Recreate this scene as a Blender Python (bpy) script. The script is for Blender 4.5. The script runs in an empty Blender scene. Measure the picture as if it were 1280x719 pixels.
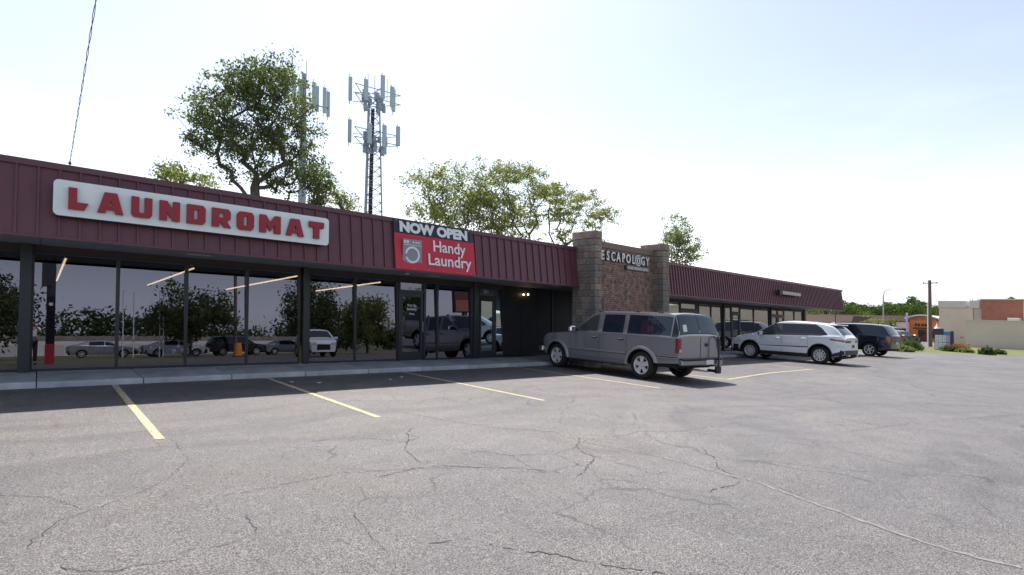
import bpy, bmesh, math, random
from mathutils import Vector, Matrix
random.seed(7)
SC = bpy.context.scene
COL = SC.collection
PI = math.pi
SL = 0.03952            # the lot and the building run gently downhill to the right
def _flat(x):
    a, b = -45.0, 150.0
    if x > b: return b + (1 - math.exp(-(x - b) / 20.0)) * 20
    if x < a: return a - (1 - math.exp(-(a - x) / 20.0)) * 20
    return x
def zg(x): return -SL * _flat(x)

# ---------------------------------------------------------------- camera, sky, sun, exposure
cam = bpy.data.cameras.new('camera'); cam_o = bpy.data.objects.new('camera', cam); COL.objects.link(cam_o)
cam.sensor_width = 36; cam.lens = 683.0 / 1280 * 36; cam.clip_start = 0.05; cam.clip_end = 3000
cam_o.matrix_world = Matrix(((0.75594872, -0.02170667, -0.65427085, 0), (-0.65458759, -0.01357677, -0.75586425, 0),
                             (0.00752441, 0.99967219, -0.02447226, 1.52), (0, 0, 0, 1))).normalized()
SC.camera = cam_o
SUN = Vector((0.27, 0.54, 1.0)).normalized()
SC.view_settings.view_transform = 'Standard'; SC.view_settings.look = 'None'
SC.view_settings.exposure = 0.78; SC.view_settings.gamma = 1
SC.view_settings.use_curve_mapping = False
SC.render.engine = 'CYCLES'
SC.cycles.max_bounces = 7; SC.cycles.transparent_max_bounces = 12
wd = bpy.data.worlds.new('World'); SC.world = wd; wd.use_nodes = True
nt = wd.node_tree; N = nt.nodes; L = nt.links; N.clear()
out = N.new('ShaderNodeOutputWorld'); bg = N.new('ShaderNodeBackground'); bg.inputs['Strength'].default_value = 0.135
sky = N.new('ShaderNodeTexSky'); sky.sky_type = 'NISHITA'; sky.sun_disc = False
sky.sun_elevation = math.asin(SUN.z); sky.sun_rotation = math.atan2(SUN.x, SUN.y)
sky.air_density = 1.15; sky.dust_density = 1.5; sky.ozone_density = 2.6; sky.altitude = 200
# thin summer cloud, thickest low down
tc = N.new('ShaderNodeTexCoord'); mp = N.new('ShaderNodeMapping'); mp.inputs['Scale'].default_value = (1, 1, 3.2)
n1 = N.new('ShaderNodeTexNoise'); n1.inputs['Scale'].default_value = 3.4; n1.inputs['Detail'].default_value = 9; n1.inputs['Roughness'].default_value = 0.58
r1 = N.new('ShaderNodeValToRGB'); r1.color_ramp.elements[0].position = 0.50; r1.color_ramp.elements[1].position = 0.72
sep = N.new('ShaderNodeSeparateXYZ'); r2 = N.new('ShaderNodeValToRGB')
r2.color_ramp.elements[0].position = 0.02; r2.color_ramp.elements[0].color = (0.55, 0.55, 0.55, 1)
r2.color_ramp.elements[1].position = 0.38; r2.color_ramp.elements[1].color = (0.03, 0.03, 0.03, 1)
mu = N.new('ShaderNodeMath'); mu.operation = 'MULTIPLY'
mx = N.new('ShaderNodeMixRGB'); mx.blend_type = 'MIX'; mx.inputs['Color2'].default_value = (5.6, 6.0, 6.9, 1)
L.new(tc.outputs['Generated'], mp.inputs['Vector']); L.new(mp.outputs[0], n1.inputs['Vector']); L.new(n1.outputs['Fac'], r1.inputs[0])
L.new(tc.outputs['Generated'], sep.inputs[0]); L.new(sep.outputs['Z'], r2.inputs[0])
L.new(r1.outputs[0], mu.inputs[0]); L.new(r2.outputs[0], mu.inputs[1]); hz = N.new('ShaderNodeValToRGB'); hz.color_ramp.interpolation = 'EASE'; hz.color_ramp.elements[0].position = 0.0; hz.color_ramp.elements[0].color = (.82, .82, .82, 1)
hz.color_ramp.elements[1].position = 0.34; hz.color_ramp.elements[1].color = (0.08, 0.08, 0.08, 1); L.new(sep.outputs['Z'], hz.inputs[0])
hz.color_ramp.elements[1].color = (0.50, 0.50, 0.50, 1)
bw = N.new('ShaderNodeRGBToBW'); L.new(sky.outputs[0], bw.inputs[0]); tn = N.new('ShaderNodeMixRGB'); tn.blend_type = 'MULTIPLY'; tn.inputs[0].default_value = 1; tn.inputs[2].default_value = (.99, 1.0, 1.05, 1)
hb = N.new('ShaderNodeMapRange'); hb.interpolation_type = 'SMOOTHSTEP'; hb.inputs['From Min'].default_value = -0.02; hb.inputs['From Max'].default_value = 0.20; hb.inputs['To Min'].default_value = 1.7; hb.inputs['To Max'].default_value = 1.0
L.new(sep.outputs['Z'], hb.inputs['Value']); hm = N.new('ShaderNodeMath'); hm.operation = 'MULTIPLY'; L.new(bw.outputs[0], hm.inputs[0]); L.new(hb.outputs[0], hm.inputs[1]); L.new(hm.outputs[0], tn.inputs[1]); ds = N.new('ShaderNodeMixRGB'); L.new(hz.outputs[0], ds.inputs[0]); L.new(sky.outputs[0], ds.inputs[1]); L.new(tn.outputs[0], ds.inputs[2])
L.new(mu.outputs[0], mx.inputs['Fac'])
L.new(ds.outputs[0], mx.inputs['Color1']); L.new(mx.outputs[0], bg.inputs['Color']); L.new(bg.outputs[0], out.inputs[0])
sl = bpy.data.lights.new('sun', 'SUN'); sl.energy = 4.2; sl.angle = math.radians(0.5); sl.color = (1.0, 0.96, 0.90)
so = bpy.data.objects.new('sun', sl); COL.objects.link(so); so.rotation_euler = SUN.to_track_quat('Z', 'Y').to_euler(); so.location = (0, 0, 40)

# ---------------------------------------------------------------- materials
def mat(name, col, rough=0.6, metal=0.0, var=0.0, vscale=8.0, bump=0.0, bscale=60.0, col2=None, spec=None, coat=0.0, emis=None, estr=0.0, stretch=None):
    m = bpy.data.materials.new(name); m.use_nodes = True
    t = m.node_tree; b = t.nodes['Principled BSDF']
    b.inputs['Base Color'].default_value = (*col, 1); b.inputs['Roughness'].default_value = rough; b.inputs['Metallic'].default_value = metal
    if spec is not None: b.inputs['Specular IOR Level'].default_value = spec
    if coat: b.inputs['Coat Weight'].default_value = coat; b.inputs['Coat Roughness'].default_value = 0.04
    if emis: b.inputs['Emission Color'].default_value = (*emis, 1); b.inputs['Emission Strength'].default_value = estr
    if var or bump:
        c = t.nodes.new('ShaderNodeTexCoord')
        src = c.outputs['Object']
        if stretch:
            mpp = t.nodes.new('ShaderNodeMapping'); mpp.inputs['Scale'].default_value = stretch; t.links.new(src, mpp.inputs[0]); src = mpp.outputs[0]
    if var:
        n = t.nodes.new('ShaderNodeTexNoise'); n.inputs['Scale'].default_value = vscale; n.inputs['Detail'].default_value = 6; n.inputs['Roughness'].default_value = 0.65
        t.links.new(src, n.inputs['Vector'])
        r = t.nodes.new('ShaderNodeValToRGB'); r.color_ramp.elements[0].position = 0.3; r.color_ramp.elements[1].position = 0.7
        c2 = col2 or tuple(min(1, k * (1 + var)) for k in col); c1 = tuple(k * (1 - var) for k in col) if not col2 else col
        r.color_ramp.elements[0].color = (*c1, 1); r.color_ramp.elements[1].color = (*c2, 1)
        t.links.new(n.outputs['Fac'], r.inputs[0]); t.links.new(r.outputs[0], b.inputs['Base Color'])
    if bump:
        n = t.nodes.new('ShaderNodeTexNoise'); n.inputs['Scale'].default_value = bscale; n.inputs['Detail'].default_value = 5
        t.links.new(src, n.inputs['Vector'])
        bp = t.nodes.new('ShaderNodeBump'); bp.inputs['Strength'].default_value = bump; bp.inputs['Distance'].default_value = 0.02
        t.links.new(n.outputs['Fac'], bp.inputs['Height']); t.links.new(bp.outputs[0], b.inputs['Normal'])
    return m
def glassmat(name, refl, tint, rough=0.0, col=(0.95, 0.93, 0.92)):
    """tinted sheet glass: a mirror coat over a see-through tint"""
    m = bpy.data.materials.new(name); m.use_nodes = True; t = m.node_tree; t.nodes.clear()
    o = t.nodes.new('ShaderNodeOutputMaterial'); mxs = t.nodes.new('ShaderNodeMixShader')
    tr = t.nodes.new('ShaderNodeBsdfTransparent'); tr.inputs[0].default_value = (*tint, 1)
    gl = t.nodes.new('ShaderNodeBsdfGlossy'); gl.inputs['Roughness'].default_value = rough; gl.inputs[0].default_value = (*col, 1)
    fr = t.nodes.new('ShaderNodeLayerWeight'); fr.inputs['Blend'].default_value = 0.5
    pw = t.nodes.new('ShaderNodeMath'); pw.operation = 'POWER'; pw.inputs[1].default_value = 4.5
    ma = t.nodes.new('ShaderNodeMath'); ma.operation = 'MULTIPLY_ADD'; ma.inputs[1].default_value = 1 - refl; ma.inputs[2].default_value = refl
    t.links.new(fr.outputs['Facing'], pw.inputs[0]); t.links.new(pw.outputs[0], ma.inputs[0]); t.links.new(ma.outputs[0], mxs.inputs[0])
    t.links.new(tr.outputs[0], mxs.inputs[1]); t.links.new(gl.outputs[0], mxs.inputs[2]); t.links.new(mxs.outputs[0], o.inputs[0])
    return m

def asphalt():
    m = bpy.data.materials.new('asphalt'); m.use_nodes = True; t = m.node_tree; b = t.nodes['Principled BSDF']; K = t.nodes.new
    tc = K('ShaderNodeTexCoord'); O = tc.outputs['Object']
    def noise(scale, det=4, rough=0.6, vec=None):
        n = K('ShaderNodeTexNoise'); n.inputs['Scale'].default_value = scale; n.inputs['Detail'].default_value = det; n.inputs['Roughness'].default_value = rough
        t.links.new(vec or O, n.inputs['Vector']); return n.outputs['Fac']
    def ramp(src, p0, p1, c0, c1):
        r = K('ShaderNodeValToRGB'); r.color_ramp.elements[0].position = p0; r.color_ramp.elements[1].position = p1
        r.color_ramp.elements[0].color = (*c0, 1); r.color_ramp.elements[1].color = (*c1, 1); t.links.new(src, r.inputs[0]); return r.outputs[0]
    def mix(kind, fac, a, bb):
        x = K('ShaderNodeMixRGB'); x.blend_type = kind
        if isinstance(fac, float): x.inputs[0].default_value = fac
        else: t.links.new(fac, x.inputs[0])
        t.links.new(a, x.inputs[1])
        if isinstance(bb, tuple): x.inputs[2].default_value = (*bb, 1)
        else: t.links.new(bb, x.inputs[2])
        return x.outputs[0]
    grain = ramp(noise(88, 2, 0.8), 0.40, 0.62, (0.008, 0.008, 0.010), (0.245, 0.226, 0.218))
    g2 = ramp(noise(30, 3, 0.8), 0.38, 0.64, (0.74, 0.73, 0.74), (1.26, 1.24, 1.22)); grain = mix('MULTIPLY', 1.0, grain, g2)
    spk = ramp(noise(150, 1, 0.5), 0.68, 0.72, (0, 0, 0), (1, 1, 1)); grain = mix('MIX', spk, grain, (0.50, 0.47, 0.45))
    blotch = ramp(noise(0.35, 5), 0.32, 0.70, (0.80, 0.80, 0.83), (1.10, 1.08, 1.06))
    c = mix('MULTIPLY', 1.0, grain, blotch)
    mid = ramp(noise(2.3, 6, 0.7), 0.35, 0.7, (0.86, 0.85, 0.86), (1.08, 1.07, 1.07))
    c = mix('MULTIPLY', 1.0, c, mid)
    # long drag marks and worn tyre tracks, stretched and bent by a slow noise
    mp = K('ShaderNodeMapping'); mp.inputs['Rotation'].default_value = (0, 0, 0.5); mp.inputs['Scale'].default_value = (0.22, 1.5, 1)
    wv = K('ShaderNodeTexNoise'); wv.inputs['Scale'].default_value = 0.16; t.links.new(O, wv.inputs['Vector'])
    va = K('ShaderNodeVectorMath'); va.operation = 'MULTIPLY_ADD'; va.inputs[1].default_value = (9, 9, 0); t.links.new(wv.outputs['Color'], va.inputs[0]); t.links.new(O, va.inputs[2])
    t.links.new(va.outputs[0], mp.inputs[0])
    tr = ramp(noise(0.9, 3, 0.5, mp.outputs[0]), 0.52, 0.62, (1, 1, 1), (0.76, 0.75, 0.76))
    c = mix('MULTIPLY', 0.8, c, tr)
    tn = ramp(noise(0.5, 4, 0.6, mp.outputs[0]), 0.55, 0.70, (1, 1, 1), (1.25, 1.20, 1.10)); c = mix('MULTIPLY', 1.0, c, tn)
    # hairline crazing, only in patches
    vo = K('ShaderNodeTexVoronoi'); vo.feature = 'DISTANCE_TO_EDGE'; vo.inputs['Scale'].default_value = 0.85
    v2 = K('ShaderNodeVectorMath'); v2.operation = 'MULTIPLY_ADD'; v2.inputs[1].default_value = (0.5, 0.5, 0)
    w2 = K('ShaderNodeTexNoise'); w2.inputs['Scale'].default_value = 2.6; w2.inputs['Detail'].default_value = 5; t.links.new(O, w2.inputs['Vector'])
    t.links.new(w2.outputs['Color'], v2.inputs[0]); t.links.new(O, v2.inputs[2]); t.links.new(v2.outputs[0], vo.inputs['Vector'])
    cr = ramp(vo.outputs['Distance'], 0.004, 0.013, (1, 1, 1), (0, 0, 0))
    msk = ramp(noise(0.55, 2), 0.53, 0.62, (0, 0, 0), (0.75, 0.75, 0.75))
    f = mix('MULTIPLY', 1.0, cr, msk)
    c = mix('MIX', f, c, (0.022, 0.020, 0.022))
    t.links.new(c, b.inputs['Base Color'])
    rr = ramp(noise(1.2, 4), 0.3, 0.7, (0.50, 0.50, 0.50), (0.68, 0.68, 0.68)); t.links.new(rr, b.inputs['Roughness'])
    b.inputs['Specular IOR Level'].default_value = 0.62
    bp = K('ShaderNodeBump'); bp.inputs['Strength'].default_value = 0.8; bp.inputs['Distance'].default_value = 0.009
    t.links.new(noise(105, 4, 0.8), bp.inputs['Height']); t.links.new(bp.outputs[0], b.inputs['Normal'])
    return m

M = {}
M['asphalt'] = asphalt()
M['crack'] = mat('crack', (0.030, 0.027, 0.027), 0.95)

M['crackpale'] = mat('crack_filler', (0.20, 0.185, 0.175), 0.85, var=0.35, vscale=30)
M['tar'] = mat('worn_patch', (0.10, 0.096, 0.088), 0.85, var=0.4, vscale=70, col2=(0.17, 0.16, 0.148), bump=0.5, bscale=90)
_t = M['tar'].node_tree; _b = _t.nodes['Principled BSDF']; _n = _t.nodes.new('ShaderNodeTexNoise'); _n.inputs['Scale'].default_value = 22; _n.inputs['Detail'].default_value = 6
_c = _t.nodes.new('ShaderNodeTexCoord'); _r = _t.nodes.new('ShaderNodeValToRGB'); _r.color_ramp.elements[0].position = .44; _r.color_ramp.elements[1].position = .60
_t.links.new(_c.outputs['Object'], _n.inputs['Vector']); _t.links.new(_n.outputs['Fac'], _r.inputs[0]); _t.links.new(_r.outputs[0], _b.inputs['Alpha'])
M['concrete'] = mat('concrete', (0.42, 0.43, 0.45), 0.85, var=0.28, vscale=2.2, bump=0.25, bscale=50)
M['yellow'] = mat('yellow_paint', (0.40, 0.31, 0.17), 0.75, var=0.4, vscale=26, col2=(0.62, 0.53, 0.36), bump=0.3, bscale=100)
def wear(m, scale, a, b):
    t = m.node_tree; n = t.nodes.new('ShaderNodeTexNoise'); n.inputs['Scale'].default_value = scale; n.inputs['Detail'].default_value = 8; n.inputs['Roughness'].default_value = .75
    c = t.nodes.new('ShaderNodeTexCoord'); r = t.nodes.new('ShaderNodeValToRGB'); r.color_ramp.elements[0].position = a; r.color_ramp.elements[1].position = b
    t.links.new(c.outputs['Object'], n.inputs['Vector']); t.links.new(n.outputs['Fac'], r.inputs[0]); t.links.new(r.outputs[0], t.nodes['Principled BSDF'].inputs['Alpha'])
wear(M['yellow'], 24, .38, .47)
M['grass'] = mat('grass', (0.085, 0.105, 0.025), 0.95, var=0.3, vscale=0.9, col2=(0.17, 0.165, 0.055), bump=0.8, bscale=30)
M['earth'] = mat('earth', (0.10, 0.10, 0.06), 0.95, var=0.3, vscale=0.05)
M['maroon'] = mat('maroon_metal', (0.140, 0.044, 0.064), 0.42, var=0.20, vscale=1.4, spec=0.5, stretch=(1, 1, 0.2))
M['maroon2'] = mat('maroon_trim', (0.115, 0.042, 0.060), 0.42, spec=0.5)
M['soffit'] = mat('soffit_panel', (0.33, 0.36, 0.385), 0.6, var=0.08, vscale=2)
M['soffit_bounce'] = mat('soffit_bounce_tint', (0.62, 0.60, 0.52), 0.7)  # paler colour at the canopy end stands in for bounced light
M['bronze'] = mat('dark_bronze_frame', (0.034, 0.041, 0.052), 0.35, metal=0.3)
M['black_panel'] = mat('black_panel', (0.022, 0.027, 0.036), 0.55, var=0.25, vscale=1.4)
M['head_reflection'] = mat('head_reflection', (0.055, 0.042, 0.038), 0.6)  # brown stands in for the soffit and fascia mirrored in the glass
M['glass'] = glassmat('tinted_glass', 0.13, (0.20, 0.19, 0.19), col=(0.78, 0.80, 1.0))
M['glassb'] = glassmat('door_glass', 0.6, (0.25, 0.27, 0.28), col=(0.78, 0.93, 1.0))
M['glassr'] = glassmat('shop_glass', 0.60, (0.30, 0.32, 0.32))
M['mortar'] = mat('mortar', (0.085, 0.075, 0.066), 0.95, bump=0.5, bscale=50)
M['brick1'] = mat('brick_brown', (0.27, 0.175, 0.14), 0.9, var=0.75, vscale=6.0, bump=0.8, bscale=40)
M['stone1'] = mat('stone_tan', (0.30, 0.25, 0.20), 0.9, var=0.4, vscale=5.0, bump=0.9, bscale=25)
M['stone2'] = mat('stone_brown', (0.25, 0.19, 0.155), 0.9, var=0.4, vscale=5.0, bump=0.9, bscale=25)
M['stone3'] = mat('stone_grey', (0.20, 0.185, 0.165), 0.9, var=0.4, vscale=5.0, bump=0.9, bscale=25)
M['white_sign'] = mat('white_sign_face', (0.80, 0.86, 0.88), 0.4, var=0.04, vscale=3)
M['red'] = mat('red_letter_face', (0.31, 0.010, 0.026), 0.4)
M['red_side'] = mat('red_letter_side', (0.16, 0.008, 0.015), 0.5)
M['banner_red'] = mat('banner_red', (0.58, 0.030, 0.060), 0.6, var=0.08, vscale=2)
M['banner_black'] = mat('banner_black', (0.018, 0.024, 0.045), 0.6)
M['white'] = mat('white_print', (0.80, 0.82, 0.84), 0.6)
M['grey_print'] = mat('grey_print', (0.27, 0.29, 0.33), 0.6)
M['white_plastic'] = mat('white_plastic', (0.75, 0.75, 0.73), 0.5)
M['roof'] = mat('roof_membrane', (0.35, 0.34, 0.32), 0.9, var=0.1)
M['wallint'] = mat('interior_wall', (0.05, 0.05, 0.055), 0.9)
M['tube'] = mat('lit_tube', (0.9, 0.85, 0.7), 0.5, emis=(1.0, 0.80, 0.50), estr=14)
M['warmlamp'] = mat('lit_lamp', (0.9, 0.8, 0.6), 0.5, emis=(1.0, 0.62, 0.28), estr=14)
M['lampglass'] = mat('lamp_lens', (0.5, 0.55, 0.5), 0.35)
M['rubber'] = mat('tyre_rubber', (0.018, 0.018, 0.019), 0.85, bump=0.2, bscale=60)
M['black'] = mat('black_plastic', (0.016, 0.016, 0.018), 0.5)
M['under'] = mat('underbody', (0.008, 0.008, 0.009), 0.9)
M['alloy'] = mat('alloy', (0.72, 0.72, 0.73), 0.30, metal=0.35)
M['chrome'] = mat('chrome', (0.75, 0.76, 0.78), 0.12, metal=1.0)
M['cargrey'] = mat('grey_beige_paint', (0.255, 0.252, 0.275), 0.22, metal=0.35, coat=0.9)
M['carmould'] = mat('pale_side_moulding', (0.36, 0.33, 0.33), 0.4, metal=0.3)
M['carwhite'] = mat('white_paint', (0.74, 0.76, 0.80), 0.3, coat=0.9)
M['carnavy'] = mat('navy_paint', (0.008, 0.014, 0.032), 0.25, metal=0.3, coat=0.9)
M['carred'] = mat('red_paint', (0.20, 0.02, 0.025), 0.3, coat=0.9)
M['carsilver'] = mat('silver_paint', (0.35, 0.36, 0.38), 0.3, metal=0.5, coat=0.8)
M['carblack'] = mat('black_paint', (0.015, 0.015, 0.018), 0.25, coat=0.9)
M['autoglass'] = mat('dark_auto_glass', (0.012, 0.020, 0.034), 0.03, spec=0.7)
M['autoglass2'] = mat('light_auto_glass', (0.05, 0.06, 0.062), 0.03, spec=0.9)
M['tail'] = mat('tail_lamp_red', (0.30, 0.008, 0.016), 0.12, coat=0.6)
M['taildark'] = mat('tail_lamp_dark_red', (0.14, 0.008, 0.02), 0.10, coat=0.6)
M['bumper'] = mat('dull_bumper_steel', (0.30, 0.30, 0.32), 0.25, metal=0.9)
M['tail2'] = mat('tail_lamp_clear', (0.6, 0.5, 0.48), 0.15, coat=0.6)
M['head'] = mat('head_lamp', (0.65, 0.68, 0.70), 0.08, coat=0.6)
M['bark'] = mat('bark', (0.085, 0.068, 0.055), 0.95, var=0.4, vscale=4, bump=0.8, bscale=12)
M['galv'] = mat('galvanised_steel', (0.33, 0.36, 0.42), 0.5, metal=0.5, var=0.15)
M['antenna'] = mat('antenna_cover', (0.42, 0.52, 0.55), 0.5)
M['wood'] = mat('weathered_pole_wood', (0.17, 0.13, 0.11), 0.9, var=0.3, vscale=5, stretch=(6, 6, 0.5))
M['wire'] = mat('wire', (0.05, 0.045, 0.045), 0.6)
M['tanwall'] = mat('tan_stucco', (0.66, 0.54, 0.43), 0.9, var=0.07, vscale=0.6)
M['tanwall2'] = mat('grey_tan_stucco', (0.60, 0.52, 0.45), 0.9, var=0.06, vscale=0.5)
M['tancap'] = mat('tan_cap', (0.60, 0.56, 0.50), 0.8)
M['redbrick'] = mat('red_brick_panel', (0.38, 0.15, 0.10), 0.9, var=0.12, vscale=3)
M['orange'] = mat('orange_stucco', (0.62, 0.20, 0.06), 0.85, var=0.1, vscale=1)
M['brownroof'] = mat('brown_mansard', (0.085, 0.050, 0.042), 0.85, var=0.15, vscale=0.5)
M['stonefar'] = mat('stone_far', (0.30, 0.25, 0.21), 0.9, var=0.3, vscale=1.6)
M['whitebuild'] = mat('white_building', (0.80, 0.74, 0.70), 0.85, var=0.05, vscale=0.3)
M['blue'] = mat('blue_sign', (0.05, 0.25, 0.62), 0.5)
M['navy_sign'] = mat('navy_sign', (0.05, 0.05, 0.09), 0.5)
M['mauve'] = mat('mauve_print', (0.50, 0.42, 0.62), 0.6)
M['browns'] = mat('brown_sign', (0.12, 0.05, 0.03), 0.6)
M['redpost'] = mat('red_paint_post', (0.40, 0.02, 0.03), 0.6)
M['skin'] = mat('skin', (0.50, 0.30, 0.22), 0.6)
M['shirt'] = mat('white_shirt', (0.80, 0.80, 0.84), 0.9)
M['trousers'] = mat('dark_trousers', (0.02, 0.02, 0.03), 0.9)
M['hair'] = mat('dark_hair', (0.02, 0.014, 0.01), 0.8)
M['barrel'] = mat('orange_plastic', (0.75, 0.26, 0.03), 0.5)
def leafmat(name, c1, c2, trans=0.45):
    m = bpy.data.materials.new(name); m.use_nodes = True; t = m.node_tree; t.nodes.clear(); K = t.nodes.new
    o = K('ShaderNodeOutputMaterial'); d = K('ShaderNodeBsdfDiffuse'); tr = K('ShaderNodeBsdfTranslucent'); mxs = K('ShaderNodeMixShader'); mxs.inputs[0].default_value = trans
    tc = K('ShaderNodeTexCoord'); n = K('ShaderNodeTexNoise'); n.inputs['Scale'].default_value = 1.1; n.inputs['Detail'].default_value = 7; n.inputs['Roughness'].default_value = 0.8
    r = K('ShaderNodeValToRGB'); r.color_ramp.elements[0].position = 0.36; r.color_ramp.elements[1].position = 0.66
    r.color_ramp.elements[0].color = (*c1, 1); r.color_ramp.elements[1].color = (*c2, 1)
    g = K('ShaderNodeMixRGB'); g.blend_type = 'MULTIPLY'; g.inputs[0].default_value = 1; g.inputs[2].default_value = (1.5, 1.55, 0.7, 1)
    t.links.new(tc.outputs['Object'], n.inputs['Vector']); t.links.new(n.outputs['Fac'], r.inputs[0]); t.links.new(r.outputs[0], d.inputs[0])
    t.links.new(r.outputs[0], g.inputs[1]); t.links.new(g.outputs[0], tr.inputs[0])
    t.links.new(d.outputs[0], mxs.inputs[1]); t.links.new(tr.outputs[0], mxs.inputs[2]); t.links.new(mxs.outputs[0], o.inputs[0]); return m
M['leaf'] = leafmat('leaf_green', (0.060, 0.083, 0.045), (0.15, 0.18, 0.10), .45)
M['leafy'] = leafmat('leaf_yellow_green', (0.11, 0.135, 0.060), (0.25, 0.265, 0.12), .5)
M['leafd'] = leafmat('leaf_dark', (0.045, 0.075, 0.032), (0.10, 0.14, 0.055), 0.4)
M['leafpale'] = leafmat('leaf_silver', (0.09, 0.12, 0.075), (0.19, 0.22, 0.14), .5)
M['flower'] = mat('flower', (0.65, 0.12, 0.06), 0.8)

# ---------------------------------------------------------------- building blocks
class MB:
    """collects geometry in site coordinates: x along the facade, y towards it, z above the sloping ground"""
    def __init__(s): s.v = []; s.f = []; s.sm = False
    def add(s, vs, fs):
        o = len(s.v); s.v += [tuple(p) for p in vs]; s.f += [tuple(i + o for i in f) for f in fs]; return s
    def box(s, x0, x1, y0, y1, z0, z1, mtx=None):
        vs = [(x, y, z) for z in (z0, z1) for y in (y0, y1) for x in (x0, x1)]
        if mtx: vs = [tuple(mtx @ Vector(p)) for p in vs]
        return s.add(vs, [(0, 2, 3, 1), (4, 5, 7, 6), (0, 1, 5, 4), (2, 6, 7, 3), (0, 4, 6, 2), (1, 3, 7, 5)])
    def prism(s, pts, y0, y1):
        """closed outline in (x, z), extruded from y0 (front) to y1"""
        n = len(pts); vs = [(p[0], y0, p[1]) for p in pts] + [(p[0], y1, p[1]) for p in pts]
        fs = [tuple(range(n)), tuple(range(2 * n - 1, n - 1, -1))] + [(i, i + n, (i + 1) % n + n, (i + 1) % n) for i in range(n)]
        return s.add(vs, fs)
    def slab(s, pts, z0, z1):
        n = len(pts); vs = [(p[0], p[1], z0) for p in pts] + [(p[0], p[1], z1) for p in pts]
        fs = [tuple(range(n - 1, -1, -1)), tuple(range(n, 2 * n))] + [(i, (i + 1) % n, (i + 1) % n + n, i + n) for i in range(n)]
        return s.add(vs, fs)
    def tube(s, pts, r, n=8, cap=True):
        pts = [Vector(p) for p in pts]; rr = r if isinstance(r, (list, tuple)) else [r] * len(pts); vs = []; fs = []
        for i, p in enumerate(pts):
            d = (pts[min(i + 1, len(pts) - 1)] - pts[max(i - 1, 0)]); d = d.normalized() if d.length > 1e-9 else Vector((0, 0, 1))
            a = d.orthogonal().normalized() if i == 0 else (pa - d * pa.dot(d)).normalized(); pa = a; b = d.cross(a)
            for k in range(n):
                t = 2 * PI * k / n; vs.append(tuple(p + (a * math.cos(t) + b * math.sin(t)) * rr[i]))
        for i in range(len(pts) - 1):
            for k in range(n): fs.append((i * n + k, i * n + (k + 1) % n, (i + 1) * n + (k + 1) % n, (i + 1) * n + k))
        if cap: fs.append(tuple(range(n - 1, -1, -1))); fs.append(tuple(range((len(pts) - 1) * n, len(pts) * n)))
        return s.add(vs, fs)
    def lathe(s, prof, n=24, axis='y', c=(0, 0, 0)):
        """prof: (radius, offset along axis)"""
        vs = []; fs = []; m = len(prof)
        for k in range(n):
            t = 2 * PI * k / n; ca, sa = math.cos(t), math.sin(t)
            for r, h in prof:
                if axis == 'y': vs.append((c[0] + r * ca, c[1] + h, c[2] + r * sa))
                elif axis == 'x': vs.append((c[0] + h, c[1] + r * ca, c[2] + r * sa))
                else: vs.append((c[0] + r * ca, c[1] + r * sa, c[2] + h))
        for k in range(n):
            for j in range(m - 1):
                a, b = k * m + j, ((k + 1) % n) * m + j
                fs.append((a, b, b + 1, a + 1))
        return s.add(vs, fs)
def finish(me, smooth=False, angle=35, bevel=0, weld=False):
    bm = bmesh.new(); bm.from_mesh(me)
    if weld: bmesh.ops.remove_doubles(bm, verts=bm.verts, dist=2e-4)
    if bevel:
        es = [e for e in bm.edges if len(e.link_faces) == 2 and e.calc_face_angle(0) > 0.6]
        bmesh.ops.bevel(bm, geom=es, offset=bevel, segments=1, profile=0.5, affect='EDGES')
    bmesh.ops.recalc_face_normals(bm, faces=bm.faces)
    if smooth:
        for f in bm.faces: f.smooth = True
        for e in bm.edges:
            if len(e.link_faces) == 2 and e.calc_face_angle(0) > math.radians(angle): e.smooth = False
    bm.to_mesh(me); bm.free()
PIV = None          # (x, y, cos, sin): turns a bay about a vertical line
def site(p):
    if PIV:
        a, b = p[0] - PIV[0], p[1] - PIV[1]; p = (PIV[0] + a * PIV[2] - b * PIV[3], PIV[1] + a * PIV[3] + b * PIV[2], p[2])
    return (p[0], p[1], p[2] + zg(p[0]))
ROOTW = {}
def tag(o, label=None, cat=None, group=None, kind=None):
    if label: o['label'] = label
    if cat: o['category'] = cat
    if group: o['group'] = group
    if kind: o['kind'] = kind
    return o
def link(name, me, m, parent=None, loc=(0, 0, 0)):
    o = bpy.data.objects.new(name, me); COL.objects.link(o)
    if m is not None and not me.materials:
        for mm in (m if isinstance(m, (list, tuple)) else [m]): me.materials.append(mm)
    if parent is not None: o.parent = parent
    o.location = loc
    return o
def wloc(o):
    v = Vector(o.location)
    while o.parent: o = o.parent; v += Vector(o.location)
    return v
def build(name, mb, m, parent=None, smooth=False, angle=35, bevel=0, kind=None, weld=False, origin=None, fine=False):
    """site geometry -> object whose origin is the middle of its foot; parents are unrotated"""
    xs = [p[0] for p in mb.v]; ys = [p[1] for p in mb.v]; zs = [p[2] for p in mb.v]
    w = Vector(origin) if origin else Vector(site(((min(xs) + max(xs)) / 2, (min(ys) + max(ys)) / 2, min(zs))))
    me = bpy.data.meshes.new(name); me.from_pydata([tuple(Vector(site(p)) - w) for p in mb.v], [], mb.f)
    finish(me, smooth, angle, bevel, weld)
    o = link(name, me, m, parent, w - (wloc(parent) if parent else Vector()))
    if kind: o['kind'] = kind
    return o
def local(name, mb, m, parent=None, smooth=False, angle=35, bevel=0, weld=False, loc=(0, 0, 0), kind=None):
    """geometry in the parent's own axes"""
    me = bpy.data.meshes.new(name); me.from_pydata(mb.v, [], mb.f); finish(me, smooth, angle, bevel, weld)
    o = link(name, me, m, parent, loc)
    if kind: o['kind'] = kind
    return o
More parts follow.
